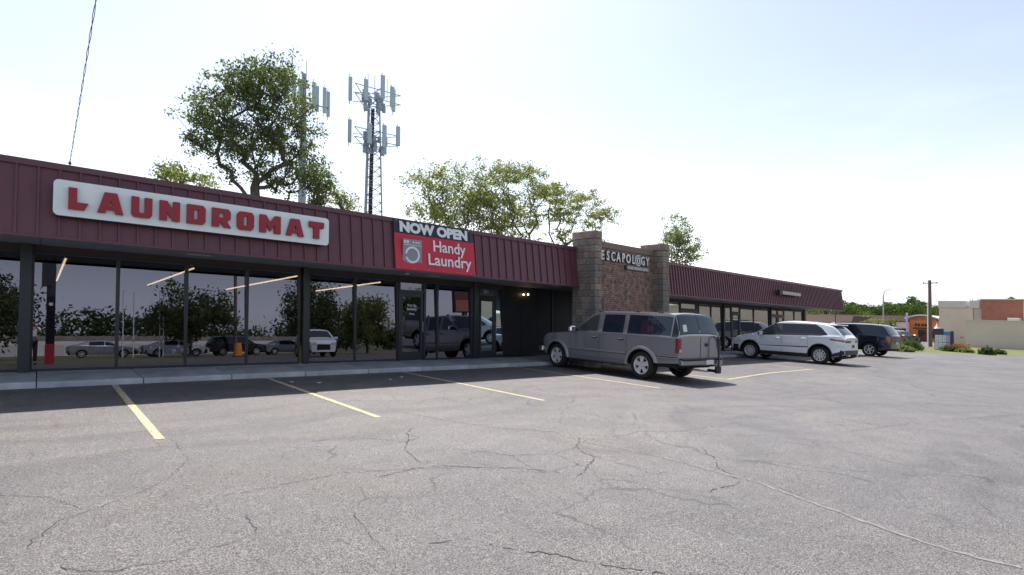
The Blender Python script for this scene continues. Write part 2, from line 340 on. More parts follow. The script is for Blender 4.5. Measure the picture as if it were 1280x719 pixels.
def thing(name, x, y, label, cat, group=None, z=0, rot=0):
    o = bpy.data.objects.new(name, None); COL.objects.link(o); o.empty_display_size = 0.3
    o.location = (x, y, zg(x) + z); o.rotation_euler = (0, 0, rot)
    return tag(o, label, cat, group)
def copy_tree(o, parent=None):
    c = o.copy(); COL.objects.link(c); c.parent = parent
    for ch in list(o.children): copy_tree(ch, c)
    return c
def text_mesh(txt, size, extrude=0.0, offset=0.0, align='CENTER', spacing=1.0):
    cu = bpy.data.curves.new('lettering', 'FONT'); cu.body = txt; cu.size = size; cu.extrude = extrude; cu.offset = offset
    cu.align_x = align; cu.space_character = spacing; cu.resolution_u = 3
    o = bpy.data.objects.new('lettering', cu); COL.objects.link(o)
    dg = bpy.context.evaluated_depsgraph_get(); me = bpy.data.meshes.new_from_object(o.evaluated_get(dg))
    bpy.data.objects.remove(o); bpy.data.curves.remove(cu); return me
def text(name, txt, size, x, y, z, m, parent, extrude=0.004, offset=0.0, sx=1.0, lean=0.0, align='CENTER', spacing=1.0, width=None):
    """upright lettering facing the lot (-y) at site x, y, z; sheared to run with the building"""
    me = text_mesh(txt, size, extrude, offset, align, spacing)
    xs = [v.co.x for v in me.vertices]
    if width and xs: sx = width / (max(xs) - min(xs))
    for v in me.vertices:
        a, b, c = v.co; v.co = (a * sx, -c + b * lean, b - SL * a * sx)
    me.materials.clear()
    return link(name, me, m, parent, Vector(site((x, y, z))) - wloc(parent))

# ================================================================ GROUND
def sheet(name, x0, x1, y0, y1, z, m, kind='structure', nx=None, ny=2):
    nx = nx or max(2, int((x1 - x0) / 4)); mb = MB(); vs = []; fs = []
    for i in range(nx + 1):
        for j in range(ny + 1): vs.append((x0 + (x1 - x0) * i / nx, y0 + (y1 - y0) * j / ny, z))
    for i in range(nx):
        for j in range(ny): a = i * (ny + 1) + j; fs.append((a, a + ny + 1, a + ny + 2, a + 1))
    mb.add(vs, fs); return build(name, mb, m, origin=(0, 0, 0), kind=kind)
def poly_sheet(name, pts, z, m, kind='structure', parent=None):
    mb = MB(); mb.add([(p[0], p[1], z) for p in pts], [tuple(range(len(pts)))]); return build(name, mb, m, parent, kind=kind, origin=(0, 0, 0) if parent is None else None)
me = bpy.data.meshes.new('ground'); vs = []; fs = []
xs = [-1500, -600, -250, -120, -80, -60, -45] + list(range(-40, 150, 10)) + [150, 160, 175, 200, 240, 300, 450, 800, 1800]
ys = [-1800, -800, -300, -120, -60, -30, 0, 30, 60, 120, 300, 800, 1800]
for x in xs:
    for y in ys: vs.append((x, y, zg(x) - 0.012))
for i in range(len(xs) - 1):
    for j in range(len(ys) - 1): a = i * len(ys) + j; fs.append((a, a + len(ys), a + len(ys) + 1, a + 1))
me.from_pydata(vs, [], fs); tag(link('ground', me, M['earth']), kind='structure')
lot = poly_sheet('parking_lot', [(x, -1.8) for x in (-40, -20, 0, 9, 20, 30, 40, 49)] + [(50.5, 3), (51.2, 5.5), (49.4, 7.2), (48.1, 8.4), (47.0, 9.9), (44.2, 10.6), (42.5, 12.2), (40, 12.15), (30, 12.15), (20, 12.15), (10, 12.15), (0, 12.15), (-20, 12.15), (-40, 12.15)], 0.0, M['asphalt'])
sheet('lawn', 41, 150, -30, 13.2, -0.006, M['grass'])
sheet('verge', -60, 7.2, -13.5, -1.8, -0.004, M['grass'])
sheet('road', -90, 49, -24, -13.5, -0.008, M['asphalt'])
sheet('drive', 7.2, 49, -13.5, -1.8, -0.002, M['asphalt'])
sheet('far_lot', 46, 150, 13.2, 60, -0.004, M['asphalt'])
sheet('verge', -90, 60, -60, -24, -0.004, M['grass'])

# kerbed concrete walk along the front, cast in bays
walk = thing('sidewalk', 12, 13, 'pale concrete sidewalk with low kerb running along the glass shopfronts', 'sidewalk'); walk['kind'] = 'structure'
for k in ('label', 'category'): del walk[k]
x = -6.0
while x < 37.4:
    w = 1.5; mb = MB(); dx = random.uniform(-.006, .006)
    mb.slab([(x + .006, 12.15 + dx), (x + w - .006, 12.15 + dx), (x + w - .006, 14.6), (x + .006, 14.6)], -0.05, 0.10 + random.uniform(-.003, .003))
    build('slab', mb, M['concrete'], walk, bevel=0.012); x += w

# painted stall lines
marks = []
def strip(name, pts, w, z, m, jit=0.0, seg=0.25):
    """ribbon along a polyline on the ground"""
    P = [Vector((a, b)) for a, b in pts]; Q = []
    for i in range(len(P) - 1):
        d = P[i + 1] - P[i]; n = max(1, int(d.length / seg))
        for k in range(n): Q.append(P[i] + d * (k / n))
    Q.append(P[-1])
    if jit: Q = [q + Vector((random.gauss(0, jit), random.gauss(0, jit))) for q in Q]
    mb = MB(); vs = []; fs = []
    for i, q in enumerate(Q):
        d = (Q[min(i + 1, len(Q) - 1)] - Q[max(i - 1, 0)]).normalized(); n = Vector((-d.y, d.x))
        ww = (w(i / (len(Q) - 1)) if callable(w) else w) / 2 * (1 + (random.uniform(-.5, .5) if jit else random.uniform(-.04, .04)))
        vs += [(q.x + n.x * ww, q.y + n.y * ww, z), (q.x - n.x * ww, q.y - n.y * ww, z)]
        if i: fs.append((2 * i - 2, 2 * i - 1, 2 * i + 1, 2 * i))
    mb.add(vs, fs); return mb
for pts in ([(1.06, 12.1), (1.05, 7.15)], [(3.68, 12.1), (3.68, 7.12)], [(6.90, 12.1), (6.93, 7.10)], [(10.62, 12.1), (10.6, 7.13)],
            [(14.05, 12.1), (14.1, 7.36), (17.4, 7.72), (20.9, 7.70)], [(21.0, 12.1), (20.9, 7.86)], [(27.9, 12.1), (27.6, 7.4)], [(31.1, 12.1), (30.9, 7.5)],
            [(34.2, 12.1), (34.0, 7.6)], [(37.4, 12.1), (37.3, 7.8)], [(40.5, 12.1), (40.4, 8.6)], [(-1.6, 12.1), (-1.6, 7.1)], [(-4.2, 12.1), (-4.2, 7.1)]):
    o = build('stall_line', strip('stall_line', pts, 0.092, 0.004, M['yellow']), M['yellow'], lot, kind='structure')
CR = [[(4.14, 7.39), (4.41, 6.46), (4.69, 5.73), (5.22, 5.12), (5.08, 4.57), (5.18, 4.21), (5.3, 3.41), (5.25, 2.42), (4.99, 1.59), (4.83, 1.07), (4.86, 0.53)]]
for pl in CR[:1]:
    build('sealed_crack', strip('c', [p for p in pl[4:]], 0.035, 0.0031, None, 0.012, 0.06), M['crackpale'], lot, kind='structure')
    build('sealed_crack', strip('c', [p for p in pl[:5]], 0.03, 0.0031, None, 0.012, 0.06), M['crackpale'], lot, kind='structure')
CK = [([(5.21, 4.69), (4.81, 4.36), (4.65, 4.15), (4.65, 3.95), (4.26, 3.72), (3.9, 3.54), (3.67, 3.29)], .016),
      ([(5.1, 4.55), (5.83, 4.47), (6.23, 4.51), (6.74, 4.21), (8.3, 4.08)], .012), ([(4.81, 4.36), (4.34, 4.31), (3.91, 4.5), (3.72, 4.82), (3.56, 5.05)], .012),
      ([(4.65, 3.95), (4.67, 3.63), (4.64, 3.17), (4.84, 3.17)], .010), ([(3.43, 4.44), (3.55, 4.08), (3.74, 3.83), (4.32, 3.86)], .009),
      ([(4.81, 4.36), (5.0, 4.0), (5.25, 3.9), (5.3, 3.6)], .010), ([(4.34, 4.31), (4.3, 4.0), (4.26, 3.72)], .008), ([(3.91, 4.5), (3.8, 4.2), (3.74, 3.83)], .008),
      ([(1.81, 3.91), (1.68, 3.16)], .008), ([(1.15, 4.81), (1.45, 4.8), (1.86, 4.84), (2.17, 4.87), (2.8, 4.64), (3.34, 4.32)], .010),
      ([(0.69, 3.88), (0.96, 3.82), (1.13, 3.89), (1.14, 4.11), (1.17, 4.27)], .010), ([(-0.03, 4.4), (0.04, 4.64), (0.14, 4.89), (0.3, 4.97), (0.61, 5.22), (0.87, 5.5), (1.13, 6.1), (1.15, 7.07)], .008),
      ([(0.12, 4.0), (0.34, 3.82), (0.67, 3.76)], .010), ([(9.0, 2.86), (10.79, 2.49), (12.13, 2.11), (14.27, 1.52)], .014), ([(7.61, 2.6), (7.4, 1.86), (7.46, 1.44), (7.59, 0.82)], .012),
      ([(8.74, 5.31), (8.88, 4.36), (9.01, 3.53), (9.92, 3.15)], .014), ([(-0.19, 5.72), (0.09, 5.49), (0.3, 4.97)], .008), ([(14.22, 6.76), (14.06, 5.5), (15.81, 5.01)], .018),
      ([(5.3, 2.3), (5.0, 1.6), (4.8, 1.1)], .007), ([(6.74, 4.21), (6.9, 3.8), (7.6, 3.4), (8.0, 2.6)], .009)]
mb = MB()
for pl, w in CK:
    s = strip('c', pl, w * .46, 0.0034, None, 0.012, 0.04); rr = random.Random(len(pl) + int(w * 9999)); keep = []; on = True
    for f in s.f:
        if rr.random() < (.035 if on else .30): on = not on
        if on: keep.append(f)
    mb.add(s.v, keep)
rq = random.Random(21)
for i in range(46):
    x, y = rq.uniform(-1, 26), rq.uniform(.5, 8.5); a = rq.uniform(0, 6.28); pl = [(x, y)]
    for k in range(rq.randint(3, 9)): a += rq.gauss(0, .55); x += .28 * math.cos(a); y += .28 * math.sin(a); pl.append((x, y))
    s = strip('c', pl, rq.uniform(.004, .008), 0.0034, None, 0.010, 0.04); mb.add(s.v, [f for f in s.f if rq.random() < .8])
build('crack', mb, M['crack'], lot, kind='stuff')
for (a, b, lb) in ((4.35, 11.0, 'nearest the kerb crack'), (5.9, 10.9, 'farthest left of the right hand pair'), (6.35, 11.2, 'closest to the third painted line'), (3.9, 11.3, 'closest to the second painted line')):
    mb = MB(); pts = [(a + random.uniform(.02, .05) * math.cos(t), b + random.uniform(.02, .04) * math.sin(t)) for t in [k * 1.05 for k in range(6)]]
    mb.slab(pts, 0.0, 0.006)
    tag(build('litter_scrap', mb, M['white']), 'small pale scrap of litter on the shaded asphalt, ' + lb, 'litter', 'litter scraps on the shaded asphalt')

# ================================================================ STRIP MALL
SM = thing('strip_mall', 15, 18, 'long low strip mall with maroon ribbed metal fascia, tinted glass shopfronts and brick entrance tower', 'building')
GY = 13.95      # glass line
HS = 2.53       # soffit height
FB, FT = 11.70, 11.85
HF = 3.76
TILT = math.radians(2.2)
def part(name, mb, m, **k): return build(name, mb, m, k.pop('parent', SM), **k)
# roof, rear and side walls, interior
part('roof', MB().box(-6, 36.3, FT + .10, 28, 3.30, 3.42), M['roof'])
part('wall', MB().box(-6, 36.4, 27.8, 28.05, 0, 3.7), M['stonefar'])
part('wall', MB().box(-6.2, -6.0, 13.9, 28.05, 0, 3.7), M['stonefar'])
part('wall', MB().box(36.42, 36.66, 14.05, 28.05, 0, 3.29), M['stonefar'])
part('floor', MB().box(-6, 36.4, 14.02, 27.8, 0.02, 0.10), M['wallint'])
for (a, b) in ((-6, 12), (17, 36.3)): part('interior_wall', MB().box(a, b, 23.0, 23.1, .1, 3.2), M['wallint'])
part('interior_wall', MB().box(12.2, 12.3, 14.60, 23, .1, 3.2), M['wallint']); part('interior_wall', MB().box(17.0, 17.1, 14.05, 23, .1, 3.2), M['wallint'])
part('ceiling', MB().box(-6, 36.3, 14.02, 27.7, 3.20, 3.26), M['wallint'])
# soffit in boards with joints
x = -6.0
while x < 36.3:
    w = min(3.0, 36.42 - x); part('soffit_panel', MB().box(x + .004, x + w - .004, FB + .03, GY - .03, HS, HS + .02), M['soffit'] if x < 34 else M['soffit_bounce']); x += w
part('soffit_backing', MB().box(-6, 36.4, FB + .04, GY - .03, HS + .024, HS + .05), M['black'])
part('soffit_panel', MB().box(36.43, 36.52, FB + .03, 28, HS, HS + .02), M['soffit_bounce'])
# fascia: standing-seam pans, each its own piece
def pan_mesh(w, rib):
    mb = MB(); t = .0
    dy = FT - FB
    def pr(x0, x1, y0, th): 
        vs = []
        for z, yy in ((HS - .0, 0), (HF - .10, dy * (HF - .10 - HS) / (HF - HS))):
            for y in (y0 + yy, y0 + yy + th):
                for x in (x0, x1): vs.append((x, y, z - HS - SL * x))
        mb.add(vs, [(0, 2, 3, 1), (4, 5, 7, 6), (0, 1, 5, 4), (2, 6, 7, 3), (0, 4, 6, 2), (1, 3, 7, 5)])
    pr(0.0, w - .003, 0, .02); pr(0.0, rib, -.035, .034)
    me = bpy.data.meshes.new('fascia_panel'); me.from_pydata(mb.v, [], mb.f); finish(me); me.materials.append(M['maroon']); return me
pmL = pan_mesh(0.270, 0.030); pmR = pan_mesh(0.190, 0.045)
def pans(me, x0, x1, w):
    x = x0
    while x < x1 - w * .4:
        o = bpy.data.objects.new('fascia_panel', me); COL.objects.link(o); o.parent = SM
        o.location = Vector(site((x, FB, HS))) - wloc(SM); x += w
pans(pmL, -6.0, 12.92, 0.270); pans(pmR, 17.02, 36.40, 0.190)
for a, b in ((-6, 12.95), (17.0, 36.35)): part('fascia_backing', MB().add([(x, y, z) for z, dy in ((HS, 0), (HF - .02, FT - FB)) for y in (FB + .022 + dy, FB + .05 + dy) for x in (a, b)], [(0, 2, 3, 1), (4, 5, 7, 6), (0, 1, 5, 4), (2, 6, 7, 3), (0, 4, 6, 2), (1, 3, 7, 5)]), M['maroon2'])
def trim(x0, x1):
    part('fascia_trim', MB().box(x0, x1, FB - .042, FB + .03, HS - .045, HS - .001), M['maroon2'])
    part('fascia_cap', MB().box(x0, x1, FT - .058, FT + .10, HF - .10, HF), M['maroon2'])
trim(-6, 12.95); trim(17.0, 36.45)
# right end of the mansard
mb = MB()
for k in range(60):
    y0 = FT + .05 + k * .27
    mb.add([(36.47, y0 - .2 if k == 0 else y0, HS), (36.47, y0 + .26, HS), (36.36, y0 + .26, HF), (36.36, y0, HF), (36.49, y0, HS), (36.49, y0 + .03, HS), (36.38, y0 + .03, HF), (36.38, y0, HF)], [(0, 1, 2, 3), (4, 5, 6, 7)])
part('fascia_side', mb, M['maroon'], kind='stuff')
# rooftop unit near the right end
part('roof_hatch', MB().box(33.4, 35.8, 12.9, 14.2, 3.42, 3.93), M['tancap'], bevel=.02)
# ---- glazing
def pane(x0, x1, z0, z1, m, parent, tilt=True, y=GY):
    t = math.tan(TILT) * (.4 if m.name == 'shop_glass' else 1) if tilt else 0; mb = MB(); th = .008
    vs = []
    for z in (z0, z1):
        for yy in (0, th):
            for x in (x0, x1): vs.append((x, y + (z - 1.2) * t + yy, z))
    mb.add(vs, [(0, 2, 3, 1), (4, 5, 7, 6), (0, 1, 5, 4), (2, 6, 7, 3), (0, 4, 6, 2), (1, 3, 7, 5)])
    return build('pane', mb, m, parent)
def window(x0, x1, m=None, z0=.10, z1=HS, head=.15, fr=.028, label=None):
    m = m or M['glass']
    mb = MB(); yy0, yy1 = (GY - .025 if m.name != 'tinted_glass' else GY - .06), GY + .07
    mb.box(x0, x1, yy0, yy1, z0, z0 + .05); mb.box(x0, x1, yy0, yy1, z1 - head - .012, z1 - head + .018)
    mb.box(x0, x0 + fr, yy0, yy1, z0 + .05, z1 - head - .012); mb.box(x1 - fr, x1, yy0, yy1, z0 + .05, z1 - head - .012)
    w = part('window', mb, M['bronze'])
    h = build('head_panel', MB().box(x0, x1, GY - .03, GY + .05, z1 - head + .019, z1 - .002), M['head_reflection'], w)
    pane(x0 + fr, x1 - fr, z0 + .05, z1 - head - .012, m, w)
    if label: w['label'] = label
    return w
def door(x0, x1, m, top=2.06, hs=.06, handle_side=1, trans=True, lab=None):
    y0, y1 = (GY - .03 if m.name != 'tinted_glass' else GY - .07), GY + .07
    mb = MB(); zt = HS - .15
    mb.box(x0, x0 + .05, y0, y1, .1, zt); mb.box(x1 - .05, x1, y0, y1, .1, zt); mb.box(x0 + .05, x1 - .05, y0, y1, top, top + .07); mb.box(x0 + .05, x1 - .05, y0, y1, zt - .04, zt)
    d = part('door', mb, M['bronze'])
    if lab: d['label'] = lab
    build('head_panel', MB().box(x0, x1, GY - .03, GY + .05, zt + .002, HS - .002), M['head_reflection'], d)
    a, b = x0 + .055, x1 - .055; mb = MB(); s = .085; yy0, yy1 = GY - .04, GY + .03
    mb.box(a, a + s, yy0, yy1, .11, top - .005); mb.box(b - s, b, yy0, yy1, .11, top - .005); mb.box(a + s, b - s, yy0, yy1, .11, .34); mb.box(a + s, b - s, yy0, yy1, top - .12, top - .005)
    build('leaf', mb, M['bronze'], d)
    pane(a + s, b - s, .34, top - .12, m, d, tilt=False); pane(x0 + .05, x1 - .05, top + .07, zt - .04, m, d, tilt=False, y=GY + .01)
    hx = b - s / 2 if handle_side > 0 else a + s / 2
    build('handle', MB().tube([(hx, yy0, .92), (hx, yy0 - .06, .94), (hx, yy0 - .06, 1.22), (hx, yy0, 1.24)], .012, 6), M['galv'], d, smooth=True)
    return d
def column(x0, x1, y0=GY - .22):
    part('column', MB().box(x0, x1, y0, GY - .065, .10, HS - .003), M['bronze'], bevel=.008)
E_L = [-5.4, -4.1, -2.75, -1.42]
for a, b in zip(E_L, E_L[1:]): window(a, b)
window(-1.42, -0.10); column(-0.28, -0.10); window(-0.10, 1.24); window(1.24, 2.48); window(2.48, 3.74); window(3.74, 4.98); column(5.03, 5.17, GY - .15); window(5.20, 6.46)
window(6.46, 7.74)
d1 = door(7.76, 8.64, M['glass'], lab='dark framed glass door with white lettering on its glass')
window(8.64, 9.08); window(9.08, 10.36); column(10.42, 10.58, GY - .12)
part('wall_panel', MB().box(10.36, 10.64, GY - .06, GY + .07, .1, HS - .004), M['bronze'])
_a = math.radians(19.5); PIV = (10.64, GY, math.cos(_a), math.sin(_a))
d2 = door(10.64, 11.70, M['glassb'], lab='glass door reflecting pale sky below a lettered transom')
w_ = window(11.70, 12.18, M['glassb']); PIV = None; YD = GY + .56
xx = 12.10
while xx < 17.0:
    w = min(.84, 17.0 - xx); part('wall_panel', MB().box(xx + .008, xx + w - .008, YD - .05, YD + .05, .1, HS - .004), M['black_panel']); xx += w
for x in (12.0, 14.5): part('wall_trim', MB().box(x - .02, x + .05, YD - .08, YD - .052, .1, HS - .004), M['bronze'])
part('soffit_panel', MB().box(10.5, 17.0, GY - .026, YD + .1, HS, HS + .02), M['soffit']); part('wall_panel', MB().box(16.95, 17.0, GY + .08, YD + .05, .1, HS - .004), M['black_panel'])
for a, b in ((-6, 10.6), (17.0, 36.4)): part('header', MB().box(a, b, GY + .071, GY + .10, HS - .16, 3.2), M['black'])
edges = [17.0, 18.5, 20.0, 21.3, 22.3]
for a, b in zip(edges, edges[1:]): window(a, b, M['glassr'])
d3 = door(22.3, 23.7, M['glassr']); window(23.7, 23.9, M['glassr'])
window(23.9, 25.05, M['glassr']); window(25.05, 26.15, M['glassr']); column(26.15, 26.30, GY - .09); window(26.30, 27.05, M['glassr'])
door(27.05, 28.0, M['glassr']); window(28.0, 29.55, M['glassr']); window(29.55, 31.5, M['glassr']); column(31.5, 31.6, GY - .09)
door(31.6, 32.5, M['glassr']); door(32.5, 33.4, M['glassr']); window(33.4, 34.85, M['glassr']); window(34.85, 36.2, M['glassr']); column(36.2, 36.45, GY - .09)
part('wall_panel', MB().box(36.2, 36.45, GY - .06, GY + .1, .1, HS - .004), M['bronze'])
# writing on the doors
text('lettering', 'Pick Up', .095, 8.22, GY - .006, 1.66, M['white'], d1, .0005, .002)
text('lettering', 'Delivery', .095, 8.22, GY - .006, 1.55, M['white'], d1, .0005, .002)
text('lettering', 'Here', .085, 8.22, GY - .006, 1.42, M['white'], d1, .0005, .001)
o = text('lettering', '2311', .15, 10.64 + .40, GY + .40 * .354 - .055, 2.20, M['white'], d2, .0005, .003); o.rotation_euler = (0, 0, _a)
# recessed lenses in the soffit
for i, (x, y) in enumerate(((2.49, 12.84), (8.23, 12.86), (12.69, 12.55), (21.38, 12.6), (27.5, 12.7), (33, 12.7))):
    o = build('soffit_light', MB().box(x - .22, x + .22, y - .09, y + .09, HS - .018, HS - .001), M['lampglass'], SM, bevel=.005)
part('smoke_detector', MB().lathe([(0.001, -.03), (.05, -.03), (.06, -.001), (.001, -.001)], 12, 'z', (7.45, 12.9, HS)), M['white_plastic'], smooth=True)
# ---- stone and brick entrance tower
UB = bpy.data.meshes.new('stone'); mb = MB().box(-.5, .5, -.5, .5, 0, 1); UB.from_pydata(mb.v, [], mb.f); finish(UB)
stm = []
for mm in ('stone1', 'stone2', 'stone3'):
    for q in range(3):
        me = bpy.data.meshes.new('stone'); v = [(p[0] * (1 + random.uniform(-.02, .02)), p[1] * (1 + random.uniform(-.05, .03)), p[2]) for p in mb.v]
        me.from_pydata(v, [], mb.f); finish(me, bevel=.03); me.materials.append(M[mm]); stm.append(me)
def pillar(x0, x1, y0, y1, h):
    p = part('stone_pillar', MB().box(x0 + .02, x1 - .02, y0 + .02, y1 - .02, 0, h - .02), M['mortar'])
    z = 0; k = 0
    while z < h - .26:
        ch = .2; segs = []
        def put(xa, xb, ya, yb):
            o = bpy.data.objects.new('stone', random.choice(stm)); COL.objects.link(o); o.parent = p
            o.location = Vector(site(((xa + xb) / 2, (ya + yb) / 2, z))) - wloc(p); o.scale = (xb - xa - .01, yb - ya - .01, ch - .012)
        e = .012
        if k % 2 == 0:
            put(x0 - random.uniform(0, e), x1 + random.uniform(0, e), y0 - random.uniform(0, e), y0 + .18)
            y = y0 + .18
        else:
            xm = x0 + (x1 - x0) * random.uniform(.35, .65); put(x0 - random.uniform(0, e), xm, y0 - random.uniform(0, e), y0 + .26); put(xm, x1 + random.uniform(0, e), y0 - random.uniform(0, e), y0 + .26)
            y = y0 + .26
        while y < y1 - .05:
            l = min(random.uniform(.2, .4), y1 - y)
            if y1 - y - l < .1: l = y1 - y
            put(x0 - random.uniform(0, e), x0 + .1, y, y + l); put(x1 - .1, x1 + random.uniform(0, e), y, y + l); y += l
        z += ch; k += 1
    build('capstone', MB().box(x0 - .015, x1 + .015, y0 - .015, y1 + .015, z + .002, h), M['stone2'], p, bevel=.012)
pillar(12.95, 13.26, 11.05, 12.0, 4.24); pillar(16.60, 16.98, 11.05, 12.0, 4.24)
bw = part('brick_wall', MB().box(13.26, 16.60, 11.50, 12.0, 0, 4.0), M['mortar'])
mb = MB(); z = 0.02; r = 0
while z < 3.75:
    x = 13.27 + (0 if r % 2 else -.11)
    while x < 16.58:
        a = max(13.27, x); b = min(16.59, x + .205)
        if b - a > .03:
            o = random.uniform(0, .012); mb.box(a, b, 11.485 - o, 11.501, z, z + .058)
        x += .216
    z += .069; r += 1
tag(build('brickwork', mb, M['brick1'], bw), kind='stuff')
x = 13.27
while x < 16.55: build('cap_brick', MB().box(x, x + .075, 11.46, 12.02, z + .004, 4.02), M['stone2'], bw); x += .083
# two warm lamps in the dark recess
for i, (x, zz, lb) in enumerate(((13.00, 2.26, 'left'), (13.22, 2.28, 'right'))):
    t = thing('wall_lamp', x, YD - .08, lb.capitalize() and ('warm lit globe lamp in the dark recess, the %s one of the pair' % lb), 'lamp', 'warm lamps in the dark recess', z=zz)
    local('bracket', MB().tube([(0, .03, .06), (0, -.03, .06), (0, -.04, .03)], .012, 6), M['bronze'], t)
    local('globe', MB().lathe([(.001, -.026), (.017, -.02), (.021, 0), (.017, .018), (.001, .022)], 10, 'z', (0, -.04, 0)), M['warmlamp'], t, smooth=True)

# interior strip lights
for i, (x, z1, y1, z2) in enumerate(((.40, 2.33, 21.5, 2.05), (2.72, 2.33, 21.6, 2.06), (5.11, 2.33, 21.7, 2.06), (7.50, 2.33, 19.4, 2.12))):
    lb = ('tube nearest the left column', 'second tube from the left column', 'third tube, ending by the middle column', 'rightmost tube, nearest the lettered door')[i]
    t = thing('strip_light', x, 14.5, 'long glowing fluorescent strip behind tinted laundromat glass, ' + lb, 'ceiling light', 'fluorescent strips inside the laundromat', z=z1)
    dz = z2 - z1
    local('housing', MB().add([(a, b, c) for a, b, c in ((-.05, 0, .02), (.05, 0, .02), (.05, y1 - 14.5, dz + .02), (-.05, y1 - 14.5, dz + .02), (-.05, 0, .07), (.05, 0, .07), (.05, y1 - 14.5, dz + .07), (-.05, y1 - 14.5, dz + .07))], [(0, 1, 2, 3), (7, 6, 5, 4), (0, 4, 5, 1), (2, 6, 7, 3), (0, 3, 7, 4), (1, 5, 6, 2)]), M['wallint'], t)
    local('tube', MB().tube([(0, .02, 0), (0, y1 - 14.5 - .02, dz)], .020, 8), M['tube'], t, smooth=True)
    for q in (.15, .85): local('hanger', MB().tube([(0, q * (y1 - 14.5), dz * q + .07), (0, q * (y1 - 14.5), 3.2 - z1)], .004, 4), M['wallint'], t)

# ================================================================ SIGNS
def rrect(x0, x1, z0, z1, r, n=6):
    pts = []
    for cx, cz, a0 in ((x1 - r, z0 + r, -90), (x1 - r, z1 - r, 0), (x0 + r, z1 - r, 90), (x0 + r, z0 + r, 180)):
        for k in range(n + 1): t = math.radians(a0 + 90 * k / n); pts.append((cx + r * math.cos(t), cz + r * math.sin(t)))
    return pts
ls = thing('laundromat_sign', 2.43, 11.6, 'long white rounded sign board with raised red block letters reading LAUNDROMAT', 'sign', z=2.85)
build('board', MB().prism(rrect(.14, 4.72, 2.87, 3.455, .075), 11.53, 11.63), M['white_sign'], ls)
build('board_edge', MB().prism(rrect(.132, 4.728, 2.862, 3.463, .08), 11.55, 11.66), M['navy_sign'], ls)
for x in (.9, 2.4, 3.9): build('bracket', MB().box(x, x + .05, 11.66, 11.80, 2.95, 3.38), M['black'], ls)
c = .10
GL = {  # chamfered block letters on a unit cell; holes are stepped round so each is one outline
 'L': [[(0, 0), (.78, 0), (.98, .34), (.42, .34), (.42, 1), (0, 1)]],
 'A': [[(0, 0), (.30, 0), (.36, .18), (.42, .18), (.42, .40), (.5, .62), (.5, 1), (.26, 1)], [(1, 0), (.70, 0), (.64, .18), (.42, .18), (.42, .40), (.58, .40), (.5, .62), (.5, 1), (.74, 1)]],
 'U': [[(.12, 0), (.88, 0), (1, .14), (1, 1), (.63, 1), (.63, .26), (.58, .22), (.42, .22), (.37, .26), (.37, 1), (0, 1), (0, .14)]],
 'N': [[(0, 0), (.36, 0), (.36, .42), (.66, 0), (1, 0), (1, 1), (.66, 1), (.66, .58), (.36, 1), (0, 1)]],
 'D': [[(0, 0), (.86, 0), (1, .16), (1, .5), (.60, .5), (.60, .24), (.38, .24), (.38, .5), (0, .5)], [(0, .5), (.38, .5), (.38, .76), (.60, .76), (.60, .5), (1, .5), (1, .84), (.86, 1), (0, 1)]],
 'O': [[(.14, 0), (.86, 0), (1, .16), (1, .5), (.61, .5), (.61, .24), (.39, .24), (.39, .5), (0, .5), (0, .16)], [(0, .5), (.39, .5), (.39, .76), (.61, .76), (.61, .5), (1, .5), (1, .84), (.86, 1), (.14, 1), (0, .84)]],
 'R': [[(0, 0), (.37, 0), (.37, .28), (.44, .28), (.64, 0), (1.02, 0), (.80, .32), (.98, .46), (.98, .66), (.62, .66), (.62, .52), (.37, .52), (.37, .66), (0, .66)], [(0, .66), (.37, .66), (.37, .78), (.62, .78), (.62, .66), (.98, .66), (.98, .86), (.84, 1), (0, 1)]],
 'M': [[(0, 0), (.30, 0), (.30, .46), (.5, .10), (.70, .46), (.70, 0), (1, 0), (1, 1), (.72, 1), (.5, .60), (.28, 1), (0, 1)]],
 'T': [[(.31, 0), (.69, 0), (.69, .70), (.92, .62), (1, .70), (1, 1), (0, 1), (0, .70), (.08, .62), (.31, .70)]],
}
x = .32
LT = 'LAUNDROMAT'; cell = (4.60 - .30) / 10
for i, ch in enumerate(LT):
    w = dict(L=.27, A=.36, U=.305, N=.315, D=.305, R=.325, O=.305, M=.40, T=.315)[ch]; xl = .33 if i == 0 else xl + wp_ + .111; wp_ = w
    mb = MB(); me2 = MB()
    for pl in GL[ch]:
        pts = [(xl + px * w, 2.985 + pz * .355) for px, pz in pl]
        mb.prism(pts, 11.462, 11.47); me2.prism(pts, 11.4705, 11.529)
    o = build('letter', me2, M['red_side'], ls); build('letter_face', mb, M['red'], o)

bn = thing('banner', 7.6, 11.62, 'black and red vinyl banner reading NOW OPEN above a washing machine picture and Handy Laundry', 'banner', z=2.5)
def leanY(z, x=0): return FB - .045 + (z - HS) * (FT - FB) / (HF - HS) - .012
def cloth(name, x0, x1, z0, z1, m, off=0.0, nx=36, nz=10, par=None):
    mb = MB(); vs = []; fs = []
    for i in range(nx + 1):
        for j in range(nz + 1):
            u = i / nx; v = j / nz; x = x0 + (x1 - x0) * u; z = z0 + (z1 - z0) * v
            wv = .006 * math.sin(x * 11 + z * 2) + .012 * math.exp(-((x - 8.62 + (z - 2.9) * .35) / .05) ** 2) * (1 if z < 3.4 else 0) + .005 * math.sin(x * 4.2 + z * 9)
            vs.append((x, leanY(z) - .016 - wv - off, z))
    for i in range(nx):
        for j in range(nz): a = i * (nz + 1) + j; fs.append((a, a + nz + 1, a + nz + 2, a + 1))
    n = len(vs); vs += [(p[0], p[1] + .003, p[2]) for p in vs]; fs += [tuple(i + n for i in reversed(f)) for f in fs]
    mb.add(vs, fs); return build(name, mb, m, par or bn, smooth=True)
